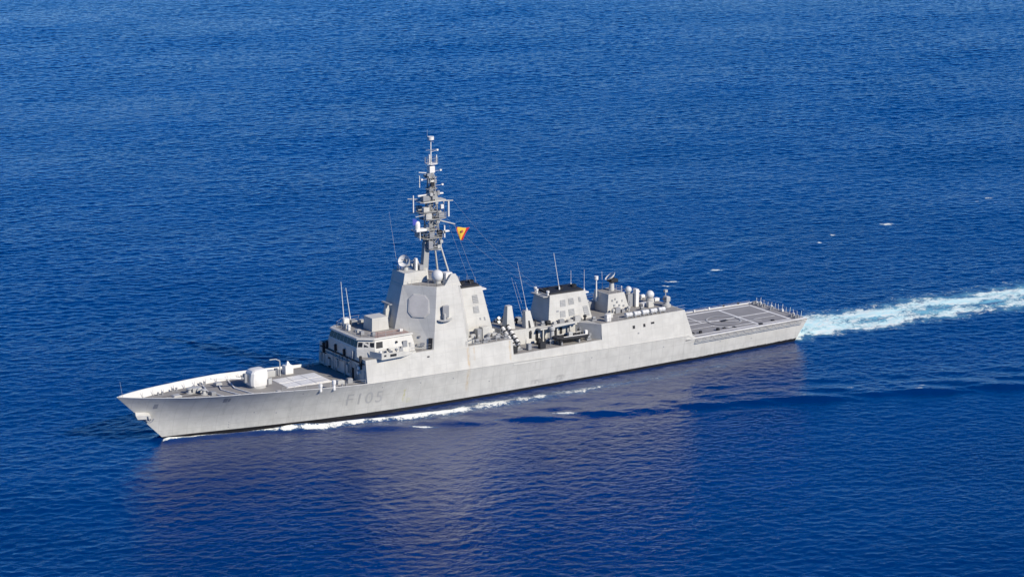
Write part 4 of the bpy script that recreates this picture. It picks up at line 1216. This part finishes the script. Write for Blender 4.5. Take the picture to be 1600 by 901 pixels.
# flag on the yard: folded, red-yellow-red, flying aft
fl = empty('national_flag', (69.2, -1.65, 32.0), 'red and yellow flag flying from the yard on the mast', 'flag')
NU, NV = 12, 12
def flag_pt(u, v):
    # draped cloth: v runs from the luff corner to the fly edge, u along the stripes; it narrows to the lower corner
    ax, az, bx, bz, cx_, cz = 69.35, 31.55, 72.0, 31.3, 70.4, 29.0
    ex, ez = bx + (cx_ - bx) * u, bz + (cz - bz) * u          # outer (fly) edge
    sx_, sz = ax + (cx_ - .45 - ax) * u, az + (cz + .25 - az) * u
    return (sx_ + (ex - sx_) * v, -1.7 - .4 * v + .18 * math.sin(v * 6 + u * 4), sz + (ez - sz) * v + .06 * math.sin(v * 8))
for nm, v0, v1, mt in (('flag_stripe', 0, .08, 'flag_red'), ('flag_stripe', .08, .70, 'flag_yellow'), ('flag_stripe', .70, 1.0, 'flag_red')):
    rows, rows2 = [], []
    for j in range(5):
        v = v0 + (v1 - v0) * j / 4
        rows.append([flag_pt(i / NU, v) for i in range(NU + 1)])
    mb = MB(); mb.loft(rows, False, False, closed=False)
    mb.loft([[(x, y + .02, z) for x, y, z in r_] for r_ in rows], False, False, closed=False)
    mb.build(nm, mt, fl, smooth=True)
mb = MB(); c_ = flag_pt(.3, .42); mb.add([(c_[0] - .2, c_[1] - .14, c_[2] - .22), (c_[0] + .2, c_[1] - .14, c_[2] - .22), (c_[0] + .2, c_[1] - .14, c_[2] + .2), (c_[0], c_[1] - .14, c_[2] + .3), (c_[0] - .2, c_[1] - .14, c_[2] + .2)], [(0, 1, 2, 3, 4)]); mb.build('flag_emblem', 'flag_crest', fl)
pn = empty('signal_pennant', (60.6, -.6, 34.3), 'small blue pennant left of the mast above the white mast dome', 'pennant')
mb = MB(); mb.loft([[(60.3, -1.0, 34.2), (60.3, -1.0, 33.0)], [(61.0, -1.1, 33.9), (60.9, -1.15, 32.8)], [(61.7, -1.0, 33.3), (61.6, -1.0, 32.9)]], False, False, closed=False); mb.build('pennant_cloth', 'flag_blue', pn)

# upper-deck guard rails (bridge wings, tower platform, boat deck)
mb = MB()
def rail(pts, hh=1.0, step=1.6):
    for hgt in (.5, 1.0):
        mb.path([(x, y, z + hgt * hh) for x, y, z in pts], .022, 4)
    for a, b_ in zip(pts[:-1], pts[1:]):
        L_ = (Vector(b_) - Vector(a)).length; k = max(1, int(L_ / step))
        for i in range(k + 1):
            p = Vector(a).lerp(Vector(b_), i / k); mb.tube(p, p + Vector((0, 0, hh)), .03, n=4)
rail([(67.0, -8.65, ZU), (77.0, -8.65, ZU), (77.0, -3.0, ZU)])
rail([(46.9, -4.4, 14.33), (46.9, 4.4, 14.33), (49.4, 6.4, 14.33), (56.2, 6.4, 14.33)])
rail([(46.9, -4.4, 14.33), (49.4, -6.4, 14.33), (56.2, -6.4, 14.33)])
rail([(58.6, -3.2, 22.32), (61.7, -6.9, 22.32), (63.3, -6.9, 22.32)])
rail([(57.9, -2.0, 24.36), (57.9, 2.0, 24.36), (62.2, 2.0, 24.36)])
rail([(103.7, -2.3, 14.2), (107.0, -2.3, 14.2), (107.0, 2.3, 14.2)])
rail([(55.6, -8.1, 11.02), (59.9, -8.2, 11.02)])
rail([(28.5, -8.3, 7.8), (45.2, -9.0, 6.8)], .8, 2.2)
rail([(119.0, 8.1, 4.6), (146.0, 7.9, 4.5)], .5, 2.2)
mb.build('upper_guard_rail', 'ship_b', ship)

#SEA_BEGIN
# ------------------------------------------------------------------ sea surface: one sheet to the horizon, waves in the mesh near the ship
AX = R(33.0)
ca, sa = math.cos(AX), math.sin(AX)
def axis(lo, hi, step, grow, far):
    a = list(np.arange(lo, hi + 1e-6, step))
    s = step; x = hi
    right = []
    while x < far:
        s *= grow; x += s; right.append(x)
    s = step; x = lo; left = []
    while x > -far:
        s *= grow; x -= s; left.append(x)
    return np.array(left[::-1] + a + right)
# local frame: v points away over the ship (33 deg east of the beam), u across; origin at the bow
Vc = axis(-95.0, 560.0, 0.44, 1.05, 26000.0)
Uc = axis(-130.0, 275.0, 0.46, 1.05, 26000.0)
# coarser steps far out inside the fine band would not be seen from here
U, V = np.meshgrid(Uc, Vc)
X = U * ca + V * sa
Y = -U * sa + V * ca
dU = np.gradient(Uc); dV = np.gradient(Vc)
SP = np.maximum(dU[None, :], dV[:, None])
rs = np.random.RandomState(4)
Z = np.zeros_like(X); DX = np.zeros_like(X); DY = np.zeros_like(X)
fine = SP < 12.0
idx = np.where(fine)
Xf, Yf, Sf = X[idx].astype(np.float32), Y[idx].astype(np.float32), SP[idx].astype(np.float32)
zf = np.zeros_like(Xf); dxf = np.zeros_like(Xf); dyf = np.zeros_like(Xf)
WDIR = R(90 - 33 + 8)                        # direction the wind sea travels in, in the xy plane
comps = []
for i in range(170):
    lam = 1.25 * (40.0 / 1.25) ** (rs.rand() ** 2.2)
    th = WDIR + rs.randn() * (1.5 if lam < 3 else 1.1 if lam < 12 else 0.7)
    slope = 0.0128 * (1.0 if lam < 3.0 else (3.0 / lam) ** 1.4)
    comps.append((lam, th, slope * lam / (2 * math.pi), rs.rand() * 6.283))
comps.append((58.0, WDIR + .5, 0.05, 1.0)); comps.append((83.0, WDIR - .3, 0.07, 2.0))
for lam, th, A, ph in comps:
    k = 2 * math.pi / lam
    att = np.clip((lam / Sf - 2.6) / 2.0, 0, 1).astype(np.float32)
    p = (k * math.cos(th)) * Xf + (k * math.sin(th)) * Yf + ph
    zf += A * att * np.cos(p)
    s_ = np.sin(p) * (A * att * 0.85)
    dxf -= s_ * math.cos(th); dyf -= s_ * math.sin(th)
# gusts: patches where ripples are higher
patch = 0.92 + 0.16 * np.sin(Xf * .061 + 1.1 * np.sin(Yf * .037)) * np.sin(Yf * .083 + np.sin(Xf * .029)) + 0.22 * np.sin(Xf * .021 + 1.3 * np.sin(Yf * .013)) * np.sin(Yf * .017 - 1.0 + 1.1 * np.sin(Xf * .011))
zf *= patch; dxf *= patch; dyf *= patch
# foam and aeration densities
foam = np.zeros_like(Xf); aer = np.zeros_like(Xf)
def smooth01(a): 
    a = np.clip(a, 0, 1); return a * a * (3 - 2 * a)
# calm strip against the hull
hw = np.interp(Xf, HBW[0], HBW[1]); along = (Xf > 6) & (Xf < 147)
# Kelvin wedge: short steep crests along the cusp line, port and starboard
cusps = [(32.0, -8.5, .55, 6), (44.5, -14.6, .85, 9), (58.0, -19.6, .8, 9), (71.0, -24.6, .85, 10), (83.5, -28.6, .8, 10), (92.5, -31.8, .55, 8), (101.5, -34.2, .8, 9), (111.0, -38.0, .6, 9), (121.0, -41.8, 1.0, 12), (133.5, -46.0, .5, 8),
         (143.5, -50.6, .95, 11), (157.5, -56.0, .95, 12), (172, -61.5, .8, 12), (187, -66.5, .8, 12)]
cd, sd = math.cos(R(-31)), math.sin(R(-31))
_ex = []
for (cx, cy, A, Lh) in cusps:
    for k_, (ox, oy, f_) in enumerate(((6.5, 3.2, .38), (11.5, 8.0, .26), (-3.0, 5.5, .22))):
        if cx > 50:
            _ex.append((cx + ox, cy + oy, A * f_, Lh * .8))
cusps = [(a, b, c * (.95 if a > 110 else 1.0), d) for a, b, c, d in cusps] + _ex
for (cx, cy, A, Lh) in cusps:
    for mir in (1, -1):
        dx, dy = Xf - cx, (Yf - cy * mir)
        d2 = sd * mir
        al = dx * cd + dy * d2
        ac = -dx * d2 + dy * cd
        ac = ac * mir                         # positive = towards the ship
        e = .62 * np.exp(-(al / (Lh * .62)) ** 2)
        zf += A * (1.0 if mir > 0 else .35) * e * (np.exp(-(np.maximum(ac, 0) / 3.4) ** 2 - (np.minimum(ac, 0) / 1.25) ** 2) - .25 * np.exp(-((ac + 2.8) / 1.8) ** 2))
# divergent lower ridges inside the wedge
for j in range(9):
    t = 18 + j * 14
    for mir in (1, -1):
        ph_ = (Xf * 0.62 + mir * -Yf * 0.95)
# bow wave against the hull
for mir in (-1, 1):
    dist = -mir * -1 * 0
for mir in (1, -1):
    yy = -Yf * mir
    d = yy - np.interp(Xf, HBW[0], HBW[1]).astype(np.float32)
    ridge_off = np.interp(Xf, [8, 20, 30, 45, 60, 90], [0.2, 0.8, 1.8, 3.8, 5.0, 6.0])
    amp = np.interp(Xf, [7, 9, 12, 22, 32, 45, 60, 80, 100], [0, .9, .6, .5, .7, .55, .35, .2, 0])
    zf += amp * np.exp(-((d - ridge_off) / 1.1) ** 2)
    tr = np.interp(Xf, [15, 25, 40, 60], [0, .25, .25, 0])
    zf -= tr * np.exp(-(d / 1.2) ** 2) * (d > -3)
    # foam band along the bow wave
    fd_ = (Xf > 8.3) * np.interp(Xf, [8, 10, 14, 18, 22, 26, 29, 40, 56, 66, 78, 92, 100], [1, .9, .75, .5, .45, .7, .88, .86, .82, .76, .68, .58, .35])
    wd = np.interp(Xf, [8, 20, 28, 40, 55, 75, 95], [.45, .5, .9, 1.7, 2.6, 2.6, 2.2])
    off = np.interp(Xf, [8, 20, 28, 35, 43, 52, 60, 71, 80, 92], [0.1, .5, 1.9, 3.2, 3.6, 4.6, 5.0, 4.9, 5.6, 5.6])
    wob = .88 + .12 * np.sin(Xf * 1.1 + 1.7 * np.sin(Xf * .37 + d * .5)) 
    off = off + .35 * np.sin(Xf * .23)
    foam = np.maximum(foam, np.clip(fd_ * wob * 1.12, 0, 1) * np.exp(-((d - off) / wd) ** 2))
    foam = np.maximum(foam, (Xf > 8) * np.interp(Xf, [8, 10, 24, 30], [.95, .9, .6, 0]) * np.exp(-((d - .35) / .55) ** 2))
    # thin lace near the side further aft
    l2 = np.interp(Xf, [30, 45, 70, 110, 140], [0, .42, .50, .44, .3]) * .9 * np.exp(-((d - 6.5) / 2.8) ** 2) * (Xf < 146) * (Xf > 30)
    foam = np.maximum(foam, l2)
# whitecaps on the cusps and out at sea
caps = [(51.5, -18.2, 3.0, .55, 1.0), (77.6, -25.3, 3.2, 1.0, .85), (65.5, -22.2, 3.5, .5, .5), (72.5, -25.6, 3, .5, .5), (84.5, -28.8, 3.6, .5, .5), (101.8, -33.9, 4.0, .45, .55), (121, -41.6, 5, .4, .45), (132.5, -40.9, 1.2, .8, .7), (142.6, -48.9, 2.0, .7, .7), (144.6, -47.4, 1.2, .9, .7), (141.5, -48, 1.2, .7, .6),
        (231.0, 64.7, 2.9, 1.4, .82), (212.9, 62.8, 1.2, 1.3, .8), (205.6, 58.4, .9, 1.0, .8), (200, 56, 3.0, .8, .42), (271.4, 73.5, 2.0, 1.2, .7), (270.0, 68.5, 2.8, 1.2, .55), (266, 72, 1.2, .8, .7), (168.8, 49.4, 2.0, 1.4, .85), (166, 48.2, 1.0, .8, .6), (151.2, 43.2, 3.2, 1.0, .68), (154.3, 45.7, 2.6, 1.0, .8), (147, 41.5, 2.2, .7, .45)]
ce, se = math.cos(R(-33)), math.sin(R(-33))
for (cx, cy, L_, w_, s0) in caps:
    dx, dy = Xf - cx, Yf - cy
    al, ac = dx * ce + dy * se, -dx * se + dy * ce
    foam = np.maximum(foam, s0 * np.exp(-(al / L_) ** 2 - (ac / w_) ** 2))
# stern wake
dx = np.clip(Xf - 146.0, 0, None)
yc = -4.6 * (dx / 65.0) ** 1.4
hwk = 8.6 + 0.030 * dx
yc = yc + .5 * np.sin(dx * .19) + .35 * np.sin(dx * .43 + 1.0)
hwk = hwk * (1 + .05 * np.sin(dx * .31 + 2) + .05 * np.sin(dx * .83))
q = (Yf - yc) / hwk
q = q + .07 * np.sin(Xf * .7 + Yf * .9) + .05 * np.sin(Xf * 1.7 - Yf * 1.3)
on = smooth01((Xf - 145.0) / 1.5)
core = np.exp(-(q / .92) ** 6)
near_ = np.exp(-dx / 42.0)
dens = core * (0.68 + .20 * near_ - .17 * smooth01((np.abs(q) - .35) / .5) * (1 - near_) + .10 * np.sin(Xf * .37 + 1.3 * np.sin(Yf * .6)) )
dens = dens - .24 * np.exp(-((q + .18) / .26) ** 2) * (1 - np.exp(-dx / 16.0))       # greener lane in the middle
dens = dens + (.16 + .10 * np.sin(dx * .27)) * np.exp(-((q - .16) / .17) ** 2) + .10 * np.exp(-((q + .62) / .2) ** 2)
dens = dens - .20 * np.exp(-((q - .72) / .25) ** 2) * (1 - near_)
foam = np.maximum(foam, on * np.clip(dens, 0, 1))
foam = np.maximum(foam, on * .50 * np.exp(-((np.abs(q) - .95) / .22) ** 2))
aer = on * np.exp(-((q + .05) / .72) ** 4) * (0.95 * np.exp(-dx / 300.0))
zf += on * ((.45 * np.exp(-(dx / 9) ** 2) + .2) * np.exp(-(q / .6) ** 2) * near_ - .12 * np.exp(-((q) / .7) ** 2) * (1 - near_))
# calmer water right in the wake
Z[idx] = zf; DX[idx] = dxf; DY[idx] = dyf
# keep the sheet under the deck inside the hull
F_ = np.zeros_like(X); A_ = np.zeros_like(X)
F_[idx] = foam; A_[idx] = aer
nv, nu = X.shape
co = np.empty((nv * nu, 3), dtype=np.float32)
co[:, 0] = (X + DX).ravel(); co[:, 1] = (Y + DY).ravel(); co[:, 2] = Z.ravel()
ii = np.arange(nv * nu).reshape(nv, nu)
quads = np.stack([ii[:-1, :-1], ii[:-1, 1:], ii[1:, 1:], ii[1:, :-1]], -1).reshape(-1, 4)
qf = np.maximum.reduce([F_.ravel()[quads[:, k]] for k in range(4)])
qx = X.ravel()[quads].mean(1); qy = Y.ravel()[quads].mean(1)
cls = np.zeros(len(quads), dtype=int)
cls[qf > .12] = 3
cls[(qf > .12) & (np.abs(qy) < np.interp(qx, HBW[0], HBW[1]) + 10.5) & (qx < 146.5) & (qx > 5)] = 2
cls[(qf > .12) & (qx > 144.5) & (np.abs(qy + 2) < 14)] = 1

# --- sea material
m, N, L, P = new_mat('sea_water')
nt = m.node_tree
pos = geo_pos(nt)
at = N.new('ShaderNodeAttribute'); at.attribute_name = 'foam'
at2 = N.new('ShaderNodeAttribute'); at2.attribute_name = 'aeration'
f1n = noise(nt, pos, 0.50, 7, 0.78, (.75, 1.35, 1), 0.0, 0.8)
f2n = noise(nt, pos, 2.0, 5, 0.8, (.9, .7, 1), .2)
fn = math_node(nt, 'ADD', math_node(nt, 'MULTIPLY', f1n, .5), math_node(nt, 'MULTIPLY', f2n, .5))
thr = math_node(nt, 'SUBTRACT', 0.745, math_node(nt, 'MULTIPLY', at.outputs['Fac'], 0.44))
d_ = math_node(nt, 'SUBTRACT', fn, thr)
foam_m = maprange(nt, d_, -0.005, 0.085)
foam_m = math_node(nt, 'MULTIPLY', foam_m, maprange(nt, at.outputs['Fac'], 0.04, 0.16))
swirl = noise(nt, pos, 0.018, 5, 0.6, (1, 1.6, 1), .5)
water = mixc(nt, maprange(nt, swirl, .3, .7), (0.0, 0.0175, 0.096), (0.0, 0.0240, 0.124))
aer_f = math_node(nt, 'MULTIPLY', at2.outputs['Fac'], maprange(nt, noise(nt, pos, 0.30, 5, 0.65, (.35, 1.2, 1)), .30, .62))
water = mixc(nt, aer_f, water, (0.32, 0.74, 0.78))
halo = maprange(nt, d_, -0.14, 0.02)
halo = math_node(nt, 'MULTIPLY', math_node(nt, 'MULTIPLY', halo, .30), maprange(nt, at.outputs['Fac'], 0.1, 0.35))
water = mixc(nt, halo, water, (0.07, 0.22, 0.36))
fcol = mixc(nt, math_node(nt, 'MULTIPLY', at2.outputs['Fac'], maprange(nt, f1n, .64, .42, .12, .85)), (0.86, 0.86, 0.78), (0.46, 0.84, 0.86))
base = mixc(nt, foam_m, water, fcol)
L.new(base, P.inputs['Base Color'])
P.inputs['IOR'].default_value = 1.34
rgh = math_node(nt, 'ADD', math_node(nt, 'MULTIPLY', foam_m, .6), 0.07)
L.new(rgh, P.inputs['Roughness'])
b1 = N.new('ShaderNodeBump'); b1.inputs['Strength'].default_value = 1.0; b1.inputs['Distance'].default_value = 0.16
w1 = noise(nt, pos, 0.9, 4, 0.6, (.75, 1.0, 1), R(33), 0.35)
L.new(w1, b1.inputs['Height'])
b2 = N.new('ShaderNodeBump'); b2.inputs['Strength'].default_value = 1.0; b2.inputs['Distance'].default_value = 0.10
L.new(math_node(nt, 'MULTIPLY', foam_m, f2n), b2.inputs['Height']); L.new(b1.outputs[0], b2.inputs['Normal'])
L.new(b2.outputs[0], P.inputs['Normal'])
SEA = m

def sea_part(name, sel, label, cat, kind):
    q = quads[sel]
    used, inv = np.unique(q.ravel(), return_inverse=True)
    me = bpy.data.meshes.new(name)
    me.vertices.add(len(used)); me.vertices.foreach_set('co', co[used].ravel())
    me.loops.add(len(inv)); me.loops.foreach_set('vertex_index', inv.astype(np.int32))
    me.polygons.add(len(q)); me.polygons.foreach_set('loop_start', np.arange(0, len(inv), 4, dtype=np.int32))
    me.polygons.foreach_set('use_smooth', np.ones(len(q), dtype=bool))
    me.update(calc_edges=True)
    for nm, arr in (('foam', F_), ('aeration', A_)):
        a = me.attributes.new(nm, 'FLOAT', 'POINT'); a.data.foreach_set('value', arr.ravel()[used].astype(np.float32))
    # exact shared normals so that neighbouring sheets meet without a seam
    me.normals_split_custom_set_from_vertices([tuple(x) for x in NRM[used]]) if name != 'sea' else None
    me.materials.append(SEA)
    o = bpy.data.objects.new(name, me); COL.objects.link(o)
    tag(o, label, cat, None, kind)
    return o
# vertex normals of the whole sheet
G3 = co.reshape(nv, nu, 3).astype(np.float64)
tu = np.gradient(G3, axis=1); tv = np.gradient(G3, axis=0)
NN = np.cross(tu, tv); NN /= np.linalg.norm(NN, axis=2, keepdims=True)
NRM = NN.reshape(-1, 3)
sea_part('sea', cls == 0, 'deep blue rippled open sea', 'sea', 'structure')
sea_part('stern_wake', cls == 1, 'white and turquoise foaming wake trailing behind the stern', 'wake', 'stuff')
sea_part('bow_wave_foam', cls == 2, 'white foam of the bow wave along the hull side', 'foam', 'stuff')
sea_part('whitecaps', cls == 3, 'small scattered white breaking crests on the open water', 'foam', 'stuff')
